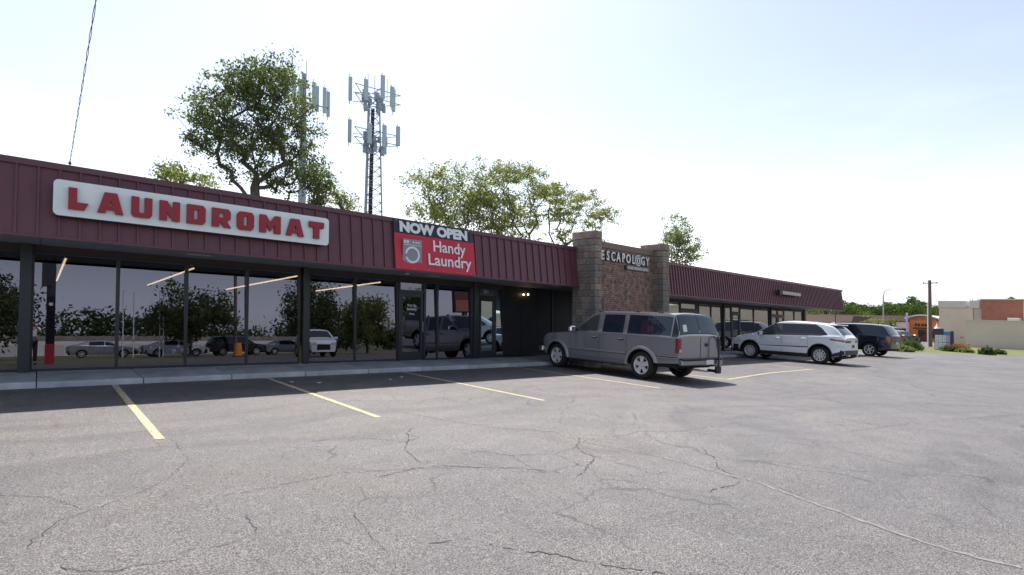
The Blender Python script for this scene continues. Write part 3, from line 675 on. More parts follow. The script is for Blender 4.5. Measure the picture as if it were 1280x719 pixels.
cloth('red_field', 6.40, 8.78, 2.525, 3.40, M['banner_red']); cloth('black_header', 6.40, 8.70, 3.402, 3.735, M['banner_black'])
t = text('lettering', 'NOW OPEN', .33, 7.56, leanY(3.46) - .034, 3.455, M['white'], bn, .002, .020, lean=.10, width=2.02)
for g, zz, xx, ww in (('Handy', 3.05, 7.97, 1.00), ('Laundry', 2.70, 7.97, 1.33)):
    text('lettering', g, .40, xx, leanY(zz) - .034, zz, M['white'], bn, .002, .006, lean=.12, width=ww)
wm = build('washer_picture', MB().prism([(6.60, 2.66), (7.13, 2.66), (7.13, 3.27), (6.60, 3.27)], leanY(2.9) - .040, leanY(2.9) - .036), M['grey_print'], bn)
yy = leanY(2.9) - .047
mb = MB(); k = 28
for r0, r1, cx, cz in ((.155, .205, 6.865, 2.895),):
    for i in range(k - 2):
        a0, a1 = 2 * PI * i / k + 3.5, 2 * PI * (i + 1) / k + 3.5
        mb.add([(cx + r * math.cos(a), y, cz + r * math.sin(a)) for y in (yy, yy + .004) for r, a in ((r0, a0), (r1, a0), (r1, a1), (r0, a1))], [(0, 1, 2, 3), (7, 6, 5, 4), (0, 4, 5, 1), (2, 6, 7, 3), (0, 3, 7, 4), (1, 5, 6, 2)])
build('drum_ring', mb, M['white'], wm)
mb = MB().box(6.62, 7.11, yy, yy + .004, 3.125, 3.137)
mb.box(6.63, 6.68, yy, yy + .004, 3.17, 3.235).box(6.70, 6.76, yy, yy + .004, 3.17, 3.235)
for q in range(3): mb.prism([(6.89 + q * .075 + .024 * math.cos(a), 3.20 + .024 * math.sin(a)) for a in [j * PI / 4 for j in range(8)]], yy, yy + .004)
build('control_panel', mb, M['white'], wm)
mb = MB()
for i in range(6): 
    for z in (2.56, 3.70): mb.prism([(6.46 + i * .43 + .014 * math.cos(a), z + .014 * math.sin(a)) for a in [j * PI / 4 for j in range(8)]], leanY(z) - .042, leanY(z) - .036)
build('grommet', mb, M['galv'], bn, kind='stuff')

es = thing('escapology_sign', 15.1, 11.47, 'white channel letters reading ESCAPOLOGY with a round emblem and small plate on the brick tower', 'sign', z=3.2)
lx = 13.62; pos = []
for i, ch in enumerate('ESCAPOL GY'):
    if ch != ' ':
        me = text_mesh(ch, .42, .012, .009)
        mid = text_mesh(ch, .42, .010, .032)
        for q, (mm, yy, mt, nm) in enumerate(((mid, 11.455, M['black'], 'letter_back'), (me, 11.425, M['white_plastic'], 'letter'))):
            for v in mm.vertices: a, b, cc = v.co; a *= .74; v.co = (a, -cc, b - SL * a)
            mm.materials.clear()
            o = link(nm, mm, mt, es, Vector(site((13.75 + i * .272, yy, 3.435))) - wloc(es))
cx, cz = 13.75 + 7 * .272, 3.565
build('emblem_disc', MB().prism([(cx + .165 * math.cos(a), cz + .19 * math.sin(a)) for a in [j * PI / 12 for j in range(24)]], 11.41, 11.45), M['white_plastic'], es)
mb = MB(); k = 24
for r0, r1 in ((.105, .132),):
    for i in range(k):
        a0, a1 = 2 * PI * i / k, 2 * PI * (i + 1) / k
        mb.add([(cx + r * math.cos(a), y, cz + 1.15 * r * math.sin(a)) for y in (11.402, 11.409) for r, a in ((r0, a0), (r1, a0), (r1, a1), (r0, a1))], [(0, 1, 2, 3), (7, 6, 5, 4), (0, 4, 5, 1), (2, 6, 7, 3)])
build('emblem_ring', mb, M['black'], es)
mb = MB().prism([(cx + .035 * math.cos(a), cz + .03 + .035 * math.sin(a)) for a in [j * PI / 6 for j in range(12)]], 11.402, 11.409); mb.prism([(cx - .02, cz), (cx - .035, cz - .075), (cx + .035, cz - .075), (cx + .02, cz)], 11.402, 11.409)
build('keyhole', mb, M['black'], es)
build('plate', MB().box(15.02, 16.25, 11.40, 11.46, 3.215, 3.335), M['grey_print'], es, bevel=.006)
build('plate_bracket', MB().box(14.95, 15.02, 11.42, 11.49, 3.20, 3.35), M['black'], es)
for wd_, xw, ww in (('LIVE', 15.20, .23), ('ESCAPE', 15.62, .42), ('GAMES', 16.03, .31)): text('lettering', wd_, .10, xw, 11.396, 3.238, M['white_plastic'], es, .001, .001, width=ww)

# blank box sign on the right wing
bs = thing('box_sign', 28.3, 11.6, 'narrow blank sign box mounted low on the right wing fascia', 'sign', z=2.9)
build('cabinet', MB().box(27.35, 29.6, 11.50, 11.66, 3.01, 3.20), M['maroon2'], bs, bevel=.01); build('end_cap', MB().box(27.15, 27.35, 11.52, 11.68, 2.98, 3.24), M['black'], bs)
build('sign_face', MB().box(27.42, 29.55, 11.492, 11.499, 3.03, 3.18), M['carmould'], bs)
# things behind the right wing glass
for nm, lb, x0, x1, z0, z1, m in (('poster', 'brown and white picture poster taped inside a shop window', 25.45, 26.05, 1.45, 2.2, M['brownroof']), ('poster', 'upper white sheet of paper taped inside the glass of a far door', 31.75, 32.35, 1.75, 2.3, M['white']), ('poster', 'white notice taped in the far right door beside the first', 32.65, 33.2, 1.6, 2.3, M['white'])):
    o = build(nm, MB().box(x0, x1, GY + .075, GY + .08, z0, z1), m); tag(o, lb, 'poster')

# service drop wire and its pole
wp = (0.42, -0.90)
wr = MB(); P0 = Vector((.35, 11.9, 3.84)); P1 = Vector((wp[0], wp[1] + .02, 6.05)); pts = []
for i in range(41):
    t = i / 40; p = P0.lerp(P1, t); p.z -= .10 * 4 * t * (1 - t); pts.append(p)
a1 = []; a2 = []
for i in range(520):
    t = i / 519; j = min(39, int(t * 40)); p = pts[j].lerp(pts[j + 1], t * 40 - j); an = t * 95
    a1.append((p.x + .007 * math.cos(an), p.y, p.z + .007 * math.sin(an))); a2.append((p.x - .007 * math.cos(an), p.y, p.z - .007 * math.sin(an)))
wr.tube(a1, .0045, 4); wr.tube(a2, .0045, 4)
tag(build('service_wire', wr, M['wire']), 'thin twisted overhead service wire rising from the left roof edge', 'wire')
im = thing('roof_insulator', .35, 11.9, 'small insulator knob on the roof edge holding the overhead wire', 'insulator', z=HF)
local('peg', MB().tube([(0, 0, -.02), (0, 0, .09)], .010, 6), M['galv'], im); local('knob', MB().lathe([(.001, .03), (.022, .035), (.022, .07), (.001, .08)], 8, 'z'), M['black'], im)
pl = thing('service_pole', *wp, 'dark square post with a red painted foot, mirrored in the laundromat glass', 'pole')
local('post', MB().box(-.14, .14, -.14, .14, .8, 6.2), M['carblack'], pl, bevel=.01); local('foot', MB().box(-.145, .145, -.145, .145, -.1, .8), M['redpost'], pl, bevel=.01)
local('meter_box', MB().box(-.30, .02, .14, .30, 3.1, 4.2), M['carblack'], pl, bevel=.02); local('badge', MB().lathe([(.001, .15), (.07, .15), (.07, .165), (.001, .165)], 12, 'y', (0, 0, 2.4)), M['white_plastic'], pl)

# ================================================================ VEHICLES
def lin(pts, x):
    if x <= pts[0][0]: return pts[0][1]
    for a, b in zip(pts, pts[1:]):
        if x <= b[0]: return a[1] + (b[1] - a[1]) * (x - a[0]) / (b[0] - a[0])
    return pts[-1][1]
class Car:
    def __init__(s, P): s.P = P; s.w = P.get('sm', .05)
    def prof(s, x): return sum(lin(s.P['prof'], x + d * s.w) for d in (-1, -.5, 0, .5, 1)) / 5
    def top(s, x): return s.prof(x) - s.P.get('drop', .05)
    def belt(s, x): return lin(s.P['belt'], x)
    def W(s, x, z):
        P = s.P; xf, xr = P['xf'], P['xr']
        w = P['hw'] * (1 - P.get('pf', .13) * max(0, (x - (xf - .9)) / .9) ** 2.4 - P.get('pr', .07) * max(0, ((xr + .7) - x) / .7) ** 2.4)
        w -= .045 * max(0, (.55 - z) / .35) ** 2
        w -= .035 * max(0, (z - .62)) ** 2
        b = s.belt(x)
        w -= .018 * math.exp(-((z - .66) / .05) ** 2) * P.get('groove', 0)
        if z > b: w -= (z - b) * P.get('tum', .20) + .022 * min(1, (z - b) / .03)
        return w
    def D(s, x, y, z):
        P = s.P; xf, xr = P['xf'], P['xr']; q = 1 - (y / P['hw']) ** 2
        if x > xf - .6: x += P.get('nose', .10) * ((x - xf + .6) / .6) ** 2 * q
        if x < xr + .5: x -= P.get('tail', .05) * ((xr + .5 - x) / .5) ** 2 * q
        return (x, y, z)
    def zlo(s, x):
        P = s.P; z = lin(P['sill'], x)
        for xc in P['ax']:
            d = abs(x - xc)
            if d < P['ar']: z = max(z, P['r'] + math.sqrt(P['ar'] ** 2 - d * d) * P.get('ay', 1))
        return z
    def xs(s, a, b, st=.06):
        L_ = [a, b]; n = int((b - a) / st); L_ += [a + (b - a) * i / n for i in range(1, n)] if n > 1 else []
        for xc in s.P['ax']:
            for k in range(33):
                x = xc + s.P['ar'] * -math.cos(PI * k / 32)
                for e in ((-1e-4, 1e-4) if k in (0, 32) else (0,)):
                    if a < x + e < b: L_.append(x + e)
        L_ = sorted(set(round(v, 5) for v in L_)); return L_
    def side(s, mb, sg, xs, zl, zh, off=0.0, nz=6, th=0):
        vs = []; fs = []; m = nz + 1
        for x in xs:
            a = zl(x); b = max(zh(x), a + 1e-5)
            for j in range(m):
                z = a + (b - a) * j / nz; vs.append(s.D(x, sg * (s.W(x, z) + off), z))
        for i in range(len(xs) - 1):
            for j in range(nz):
                a = i * m + j; f = (a, a + m, a + m + 1, a + 1); fs.append(f if sg < 0 else f[::-1])
        return mb.add(vs, fs)
    def topp(s, mb, xs, u0=-1, u1=1, off=0.0, nu=14):
        vs = []; fs = []; m = nu + 1; dr = s.P.get('drop', .05)
        for x in xs:
            e = .01; sl_ = (s.prof(x + e) - s.prof(x - e)) / (2 * e); L_ = math.hypot(1, sl_); w = s.W(x, s.top(x)) 
            for j in range(m):
                u = u0 + (u1 - u0) * j / nu; z = s.prof(x) - dr * abs(u) ** 3.2
                vs.append(s.D(x - sl_ / L_ * off, u * w, z + off / L_))
        for i in range(len(xs) - 1):
            for j in range(nu): a = i * m + j; fs.append((a, a + m, a + m + 1, a + 1))
        return mb.add(vs, fs)
    def end(s, mb, x, sg, z0, z1, u0=-1, u1=1, off=0.0, nu=14, nz=8, full=False):
        vs = []; fs = []; m = nz + 1; dr = s.P.get('drop', .05)
        for i in range(nu + 1):
            u = u0 + (u1 - u0) * i / nu
            zt = s.prof(x) - dr * abs(u) ** 3.2 if full else z1
            for j in range(m):
                v = j / nz; z = z0 + (zt - z0) * v; zw = z0 + (s.top(x) - z0) * v if full else z
                p = s.D(x, u * (s.W(x, zw)), z); vs.append((p[0] + sg * off, p[1], p[2]))
        for i in range(nu):
            for j in range(nz): a = i * m + j; fs.append((a, a + m, a + m + 1, a + 1))
        return mb.add(vs, fs)
def wheel(par, x, y, r, wd, sg, rim, spokes):
    w = local('wheel', MB().lathe([(r * .66, -wd / 2), (r * .90, -wd / 2 * 1.02), (r * .97, -wd / 2 * .86), (r, -wd / 2 * .6), (r, wd / 2 * .6), (r * .97, wd / 2 * .86), (r * .90, wd / 2 * 1.02), (r * .66, wd / 2)], 32, 'y'), M['rubber'], par, smooth=True, loc=(x, y, r))
    mb = MB(); o = sg * wd / 2; k = r * .67
    mb.lathe([(k, o * .98), (k * .93, o * 1.0), (k * .88, o * .90), (k * .86, -o * .6)], 28, 'y')
    mb.lathe([(.001, o * .82), (k * .22, o * .84), (k * .24, o * .66), (.001, o * .6)], 12, 'y')
    for q in range(spokes):
        a = 2 * PI * q / spokes + .3; wd0, wd1 = (k * .15, k * .20) if spokes > 5 else (k * .19, k * .28)
        ca, sa = math.cos(a), math.sin(a)
        P4 = [(k * .15, -wd0), (k * .90, -wd1), (k * .90, wd1), (k * .15, wd0)]
        vs = [(ca * p - sa * t, yy, sa * p + ca * t) for yy in (o * .80, o * .62) for p, t in P4]
        if spokes > 5:
            P4 = [(k * .15, -wd0 * .8), (k * .90, -wd1 * .55), (k * .90, wd1 * .55), (k * .15, wd0 * .8)]
            vs = [(ca * p - sa * t, yy, sa * p + ca * t) for yy in (o * .84, o * .62) for p, t in P4]
        mb.add(vs, [(0, 1, 2, 3), (7, 6, 5, 4), (0, 4, 5, 1), (2, 6, 7, 3), (1, 5, 6, 2), (0, 3, 7, 4)])
    local('rim', mb, rim, w, smooth=True, angle=30)
    local('brake', MB().lathe([(.001, o * .30), (k * .84, o * .30), (k * .84, o * .2)], 20, 'y'), M['under'], w)
    return w
def make_car(P, root):
    c = Car(P); hw = P['hw']; xf, xr, r = P['xf'], P['xr'], P['r']; xs = c.xs(xr, xf)
    body = MB()
    for sg in (-1, 1):
        c.side(body, sg, xs, c.zlo, lambda x: max(c.zlo(x), min(c.belt(x), c.top(x))), 0, 10)
        c.side(body, sg, xs, lambda x: max(c.zlo(x), min(c.belt(x), c.top(x))), c.top, 0, 8)
    c.topp(body, xs); c.end(body, xf, 1, c.zlo(xf), None, full=True, nz=18); c.end(body, xr, -1, c.zlo(xr), None, full=True, nz=18)
    local('body', body, P['paint'], root, smooth=True, angle=32, weld=True)
    # dark underside, and the inner faces of the wheel arches
    ub = MB(); zu = min(q[1] for q in P['sill']) + .02
    ub.box(xr + .12, xf - .12, -hw + .30, hw - .30, zu, zu + .45)
    sp = sorted((xc - P['ar'], xc + P['ar']) for xc in P['ax'])
    for a, b in ((xr + .08, sp[0][0]), (sp[0][1], sp[1][0]), (sp[1][1], xf - .10)): ub.box(a, b, -hw + .07, hw - .07, zu + .02, zu + .35)
    for xc in P['ax']:
        for sg in (-1, 1):
            vs = []; fs = []
            for k in range(17):
                a = PI * k / 16; x = xc - (P['ar'] + .004) * math.cos(a); z = r + (P['ar'] + .004) * math.sin(a) * P.get('ay', 1)
                if k in (0, 16): z = zu
                vs += [(x, sg * (hw - .02 - (.05 if z < .5 else 0)), z), (x, sg * (hw - .32), z)]
                if k: fs.append((2 * k - 2, 2 * k - 1, 2 * k + 1, 2 * k))
            ub.add(vs, fs)
    local('underbody', ub, M['under'], root)
    # doors with shut lines
    for dx in P.get('doors', []):
        x0, x1 = dx[0], dx[1]
        for sg in (-1, 1):
            zl = lambda x: max(c.zlo(x) + .01, lin(P['sill'], x) + .09); zh = lambda x: min(c.top(x) - .03, c.belt(x) - .004)
            mb = c.side(MB(), sg, c.xs(x0 - .007, x1 + .007), zl, lambda x: zh(x) + .0, .0015, 10); local('door_seal', mb, M['under'], root, smooth=True)
            mb = c.side(MB(), sg, c.xs(x0, x1), lambda x: zl(x) + .008, lambda x: zh(x) - .002, .004, 12); d = local('door', mb, P['paint'], root, smooth=True)
            hx = x0 + .16; hz = zh(x0) - P.get('hdz', .10); y = sg * (c.W(hx, hz) + .02)
            local('door_handle', MB().box(hx - .09, hx + .09, y - .022, y + .022, hz - .02, hz + .02), P.get('handle', P['paint']), d, bevel=.008)
    # side glass
    for g in P['glass']:
        x0, x1 = g[0], g[1]
        def zt(x, g=g): return min(c.top(x) - g[3], g[4](x) if len(g) > 4 else 9)
        for sg in (-1, 1):
            zb = lambda x: c.belt(x) + g[2]
            mb = c.side(MB(), sg, [x0 + (x1 - x0) * i / 24 for i in range(25)], zb, zt, .005, 6); local('side_window', mb, g[5] if len(g) > 5 else M['autoglass'], root, smooth=True)
    for nm, (a, b, u, st), mt in (('windshield', P['ws'], M['autoglass2']),):
        local(nm, c.topp(MB(), [a + (b - a) * i / 16 for i in range(17)], -u, u, .005, 12), mt, root, smooth=True)
    for f in P.get('extra', []): f(c, root, P)
    for sg in (-1, 1):      # mirrors
        mx_, mz = P['mirror']; y = c.W(mx_, mz)
        m_ = local('mirror', MB().box(mx_ - .07, mx_ + .07, sg * (y + .04) if sg > 0 else -(y + .26), sg * (y + .26) if sg > 0 else -(y + .04), mz - .01, mz + .16), P.get('mirmat', P['paint']), root, bevel=.035, smooth=True)
        local('mirror_arm', MB().box(mx_ - .03, mx_ + .03, min(sg * (y - .02), sg * (y + .05)), max(sg * (y - .02), sg * (y + .05)), mz + .02, mz + .08), M['black'], m_)
        local('mirror_glass', MB().box(mx_ - .076, mx_ - .0715, min(sg * (y + .07), sg * (y + .23)), max(sg * (y + .07), sg * (y + .23)), mz + .02, mz + .13), M['chrome'], m_)
    for xc in P['ax']:
        for sg in (-1, 1): wheel(root, xc, sg * (hw - .02 - P['ww'] / 2), r, P['ww'], sg, M['alloy'], P['spokes'])
    return root
def place(name, label, cat, x, y, heading, P, group=None):
    """x, y = middle between the axles; heading 0 = nose towards the building"""
    o = bpy.data.objects.new(name, None); COL.objects.link(o); tag(o, label, cat, group)
    fw = Vector((math.sin(heading), math.cos(heading), 0)); fw.z = -SL * fw.x; fw.normalize()
    lf = Vector((-math.cos(heading), math.sin(heading), 0)); lf.z = -SL * lf.x; lf.normalize(); up = fw.cross(lf).normalized(); lf = up.cross(fw)
    mt = Matrix((fw, lf, up)).transposed().to_4x4(); mt.translation = (x, y, zg(x) + .004); o.matrix_world = mt
    make_car(P, o); return o
def sidepatch(name, x0, x1, z0, z1, m, off=.008, nz=4):
    def f(c, root, P):
        for sg in (-1, 1):
            zl = z0 if callable(z0) else (lambda x: z0); zh = z1 if callable(z1) else (lambda x: z1)
            local(name, c.side(MB(), sg, [x0 + (x1 - x0) * i / 12 for i in range(13)], zl, zh, off, nz), m, root, smooth=True)
    return f
def endpatch(name, rear, z0, z1, u0, u1, m, off=.008, both=False):
    def f(c, root, P):
        for s_ in ((1, -1) if both else (1,)):
            a, b = (u0, u1) if s_ > 0 else (-u1, -u0)
            local(name, c.end(MB(), P['xr'] if rear else P['xf'], -1 if rear else 1, z0, z1, a, b, off, 8, 4), m, root, smooth=True)
    return f
def boxpart(name, bx, m, bevel=.01, mirror=False):
    def f(c, root, P):
        for s_ in ((1, -1) if mirror else (1,)):
            x0, x1, y0, y1, z0, z1 = bx; ya, yb = sorted((y0 * s_, y1 * s_)); local(name, MB().box(x0, x1, ya, yb, z0, z1), m, root, bevel=bevel, smooth=True)
    return f
def flares(m, w=.10, off=.03):
    def f(c, root, P):
        for xc in P['ax']:
            for sg in (-1, 1):
                vs = []; fs = []; R0 = P['ar'] - .005; n = 24
                for k in range(n + 1):
                    a = PI * k / n; ca, sa = -math.cos(a), math.sin(a)
                    for R, o in ((R0, .0), (R0, off), (R0 + w * .6, off), (R0 + w, .002)):
                        x, z = xc + R * ca, max(P['r'] + R * sa * P.get('ay', 1), lin(P['sill'], xc + R * ca) + .01)
                        if k in (0, n): z = lin(P['sill'], x) + .01
                        vs.append(c.D(x, sg * (c.W(x, z) + o), z))
                for k in range(n):
                    for j in range(3): a = k * 4 + j; fs.append((a, a + 4, a + 5, a + 1))
                local('wheel_arch_flare', MB().add(vs, fs), m, root, smooth=True)
    return f
def sub_extra(c, root, P):
    x = P['xr'] - .16
    local('hitch_post', MB().tube([(x, -.60, .22), (x, -.60, 1.06), (x + .04, -.61, 1.14), (x + .10, -.70, 1.16), (x + .12, -.80, 1.05), (x + .12, -.84, .85)], .026, 8), M['black'], root, smooth=True)
    local('hitch_bar', MB().box(x - .02, x + .3, -.64, -.56, .24, .31), M['black'], root, bevel=.01)
    local('hitch_plate', MB().box(x - .01, x + .05, -.72, -.50, .22, .40), M['black'], root, bevel=.01)
    for xx in (.05, -1.25, -2.0):
        for sg in (-1, 1):
            for d in (-.04, .04): local('rack_foot', MB().box(xx + d - .018, xx + d + .018, sg * .66 - .02, sg * .66 + .02, c.prof(xx) - .03, c.prof(xx) + .022), M['black'], root, bevel=.006)
    local('window_sticker', c.topp(MB(), [P['xr'] + .03 + .05 * i / 4 for i in range(5)], .62, .80, .010, 4), M['white_plastic'], root, smooth=True)
SUB = dict(xf=2.28, xr=-2.70, hw=.935, r=.355, ww=.26, ar=.455, ay=.93, ax=(1.60, -1.60), drop=.045, tum=.19, pf=.10, pr=.03, nose=.06, tail=.02, sm=.035, groove=0,
    prof=[(-2.70, 1.16), (-2.63, 1.42), (-2.56, 1.63), (-2.50, 1.705), (-2.35, 1.735), (-1, 1.745), (0, 1.735), (.22, 1.69), (.95, 1.165), (1.05, 1.13), (1.95, 1.06), (2.20, .99), (2.28, .86)],
    belt=[(-3, 1.11), (3, 1.11)], sill=[(-2.80, .50), (-2.0, .44), (-1.8, .33), (1.9, .33), (2.28, .42)], paint=M['cargrey'], spokes=5, handle=M['black'], hdz=.12,
    doors=[(-.12, .98), (-1.10, -.16)],
    glass=[(-.02, .90, .025, .065, lambda x: 1.145 + (.96 - x) * .74 - .06, M['autoglass2']), (-.95, -.22, .02, .06), (-2.46, -1.10, .02, .06)],
    ws=(.27, .92, .88, 0), mirror=(.80, 1.11), mirmat=M['chrome'],
    extra=[lambda c, root, P: local('rear_window_surround', c.topp(MB(), [-2.695 + .21 * i / 12 for i in range(13)], -.985, .985, .003, 16), M['black'], root, smooth=True),
           lambda c, root, P: local('rear_window', c.topp(MB(), [-2.687 + .185 * i / 12 for i in range(13)], -.95, -.02, .007, 8), M['autoglass'], root, smooth=True),
           lambda c, root, P: local('rear_window', c.topp(MB(), [-2.687 + .185 * i / 12 for i in range(13)], .02, .95, .007, 8), M['autoglass'], root, smooth=True),
           lambda c, root, P: local('rear_door_seam', c.end(MB(), P['xr'], -1, .58, 1.13, -.008, .008, .004, 2, 4), M['under'], root),
           sidepatch('rear_pillar_seal', -2.67, -2.50, lambda x: 1.12, lambda x: 1.12 + (x + 2.69) * 2.2 + .10, M['black'], .003),
           endpatch('tail_light', True, .74, 1.09, .885, .985, M['tail'], .012, True), sidepatch('tail_light_side', -2.695, -2.63, .74, 1.09, M['tail'], .010),
           endpatch('reversing_light', True, .755, .83, .89, .975, M['tail2'], .016, True),
           boxpart('rear_bumper', (-2.82, -2.68, -.89, .89, .43, .585), M['bumper'], .03), boxpart('bumper_pad', (-2.835, -2.72, -.87, .87, .575, .61), M['black'], .01),
           boxpart('licence_plate', (-2.832, -2.822, -.42, -.10, .455, .57), M['white_plastic'], .003), boxpart('latch', (-2.755, -2.73, -.30, -.21, .90, .985), M['black'], .01),
           boxpart('front_bumper', (2.24, 2.42, -.92, .92, .44, .62), M['chrome'], .03), boxpart('grille', (2.28, 2.365, -.62, .62, .68, .90), M['black'], .01),
           endpatch('headlight', False, .70, .86, .70, .97, M['head'], .012, True),
           sidepatch('side_moulding', -1.10, 1.08, .60, .66, M['carmould'], .014), sidepatch('moulding_strip', -1.10, 1.08, .60, .612, M['black'], .017), sidepatch('side_moulding', -2.66, -2.12, .60, .66, M['carmould'], .014), sidepatch('moulding_strip', -2.66, -2.12, .618, .642, M['black'], .017),
           boxpart('running_board', (-1.05, 1.05, .84, 1.00, .30, .335), M['black'], .01, True), flares(M['carmould'], .09, .030), sub_extra])
near = place('parked_suv', 'large grey square backed wagon, nose under the canopy by the brick tower', 'car', 12.715, 10.02, math.radians(3.0), SUB)

c_belt = lambda x: lin([(-2.4, 1.16), (-1.6, 1.12), (1.3, 1.04), (2.4, .95)], x)
EDG = dict(xf=2.30, xr=-2.30, hw=.905, r=.355, ww=.245, ar=.435, ax=(1.425, -1.425), drop=.07, tum=.30, pf=.24, pr=.13, nose=.14, tail=.08, sm=.10, groove=1,
    prof=[(-2.30, 1.06), (-2.24, 1.16), (-2.0, 1.47), (-1.85, 1.585), (-1.5, 1.66), (-.8, 1.72), (-.2, 1.735), (.25, 1.69), (.6, 1.56), (1.30, 1.16), (1.42, 1.13), (2.0, 1.02), (2.25, .90), (2.30, .70)],
    belt=[(-2.4, 1.16), (-1.6, 1.12), (1.3, 1.04), (2.4, .95)], sill=[(-2.30, .42), (-1.9, .30), (-1.0, .23), (1.0, .23), (1.9, .24), (2.30, .30)], paint=M['carwhite'], spokes=10, hdz=.10,
    doors=[(.08, 1.16), (-.98, .03)],
    glass=[(.08, 1.02, .03, .07, lambda x: 1.06 + (1.26 - x) * .56, M['autoglass2']), (-.88, .04, .03, .07), (-1.66, -.92, .045, .085, lambda x: 1.165 + (x + 1.72) * 1.0)],
    ws=(.50, 1.26, .86, 0), mirror=(.86, 1.06),
    extra=[lambda c, root, P: local('rear_window', c.topp(MB(), [-2.19 + .32 * i / 12 for i in range(13)], -.80, .80, .006, 10), M['autoglass'], root, smooth=True),
           boxpart('rear_spoiler', (-2.02, -1.70, -.62, .62, 1.575, 1.62), M['carwhite'], .015),
           sidepatch('window_surround', -1.70, 1.10, lambda x: c_belt(x) + .012, lambda x: min(1.60, 1.085 + (1.24 - x) * .60, 1.19 + (x + 1.72) * 1.05), M['black'], .003),
           endpatch('tail_light', True, .90, .99, .35, .99, M['taildark'], .012, True), sidepatch('tail_light_side', -2.29, -1.80, lambda x: .905 + (x + 2.37) * .16, lambda x: .995 + (x + 2.37) * .075, M['taildark'], .008), sidepatch('tail_light_side', -2.29, -2.12, lambda x: .93 + (x + 2.37) * .14, lambda x: .975 + (x + 2.37) * .10, M['tail'], .011),
           sidepatch('lower_cladding', -.97, .97, .235, lambda x: .40, M['black'], .006), flares(M['black'], .05, .008), sidepatch('bumper_cladding', -2.29, -1.90, lambda x: lin([(-2.30, .43), (-1.88, .31)], x), lambda x: lin([(-2.30, .60), (-1.88, .44)], x), M['black'], .006),
           endpatch('bumper_cladding', True, .42, .60, -.985, .985, M['black'], .010), boxpart('exhaust_tip', (-2.40, -2.28, .42, .58, .36, .42), M['chrome'], .01, True),
           sidepatch('bumper_cladding', 1.90, 2.32, lambda x: lin([(1.9, .26), (2.30, .31)], x), lambda x: lin([(1.9, .36), (2.30, .40)], x), M['black'], .006), endpatch('grille', False, .42, .74, -.55, .55, M['black'], .008), endpatch('headlight', False, .74, .86, .60, .98, M['head'], .008, True),
           sidepatch('headlight_side', 1.95, 2.30, .78, .88, M['head'], .006), endpatch('licence_plate', True, .70, .82, -.18, .18, M['black'], .012),
           lambda c, root, P: local('roof_antenna', MB().add([(-1.50, 0, 1.66), (-1.70, 0, 1.64), (-1.72, 0, 1.72), (-1.6, .02, 1.655), (-1.6, -.02, 1.655)], [(0, 3, 2), (0, 2, 4), (3, 1, 2), (1, 4, 2)]), M['carwhite'], root)])
place('parked_suv', 'white crossover with black lower cladding parked beyond the grey wagon, nose to the shops', 'car', 24.84, 10.07, math.radians(-1), EDG)

NAV = dict(xf=2.36, xr=-2.42, hw=.905, r=.37, ww=.245, ar=.44, ay=.95, ax=(1.44, -1.44), drop=.06, tum=.26, pf=.16, pr=.10, nose=.10, tail=.06, sm=.07,
    prof=[(-2.42, 1.10), (-2.32, 1.30), (-2.12, 1.66), (-2.0, 1.73), (-1.5, 1.775), (-.6, 1.79), (.2, 1.77), (.5, 1.70), (1.16, 1.20), (1.3, 1.14), (2.1, 1.03), (2.30, .92), (2.36, .74)],
    belt=[(-2.5, 1.14), (2.4, 1.10)], sill=[(-2.42, .46), (-1.9, .34), (2.0, .32), (2.36, .40)], paint=M['carnavy'], spokes=6,
    doors=[(.05, 1.12), (-.98, .0)], glass=[(.12, 1.06, .03, .07, lambda x: 1.14 + (1.20 - x) * .72), (-.90, .04, .03, .07), (-2.02, -.98, .03, .07, lambda x: 1.16 + (x + 2.25) * 1.9)],
    ws=(.56, 1.12, .86, 0), mirror=(.95, 1.12),
    extra=[lambda c, root, P: local('rear_window', c.topp(MB(), [-2.36 + .26 * i / 12 for i in range(13)], -.82, .82, .006, 10), M['autoglass'], root, smooth=True),
           endpatch('tail_light', True, .86, 1.08, .70, .985, M['tail'], .010, True), sidepatch('tail_light_side', -2.40, -2.22, .86, 1.08, M['tail'], .008),
           endpatch('headlight', False, .76, .90, .62, .98, M['head'], .008, True), endpatch('licence_plate', True, .70, .82, -.18, .18, M['white_plastic'], .012),
           lambda c, root, P: [local('roof_rail', MB().tube([(.1, sg * .62, c.prof(.1)), (.0, sg * .62, c.prof(0) + .05), (-1.7, sg * .62, c.prof(-1.7) + .05), (-1.8, sg * .62, c.prof(-1.8))], .016, 6), M['black'], root, smooth=True) for sg in (-1, 1)]])
place('parked_suv', 'dark navy sport wagon with roof rails parked beyond the white crossover', 'car', 35.1, 11.2, math.radians(2), NAV)

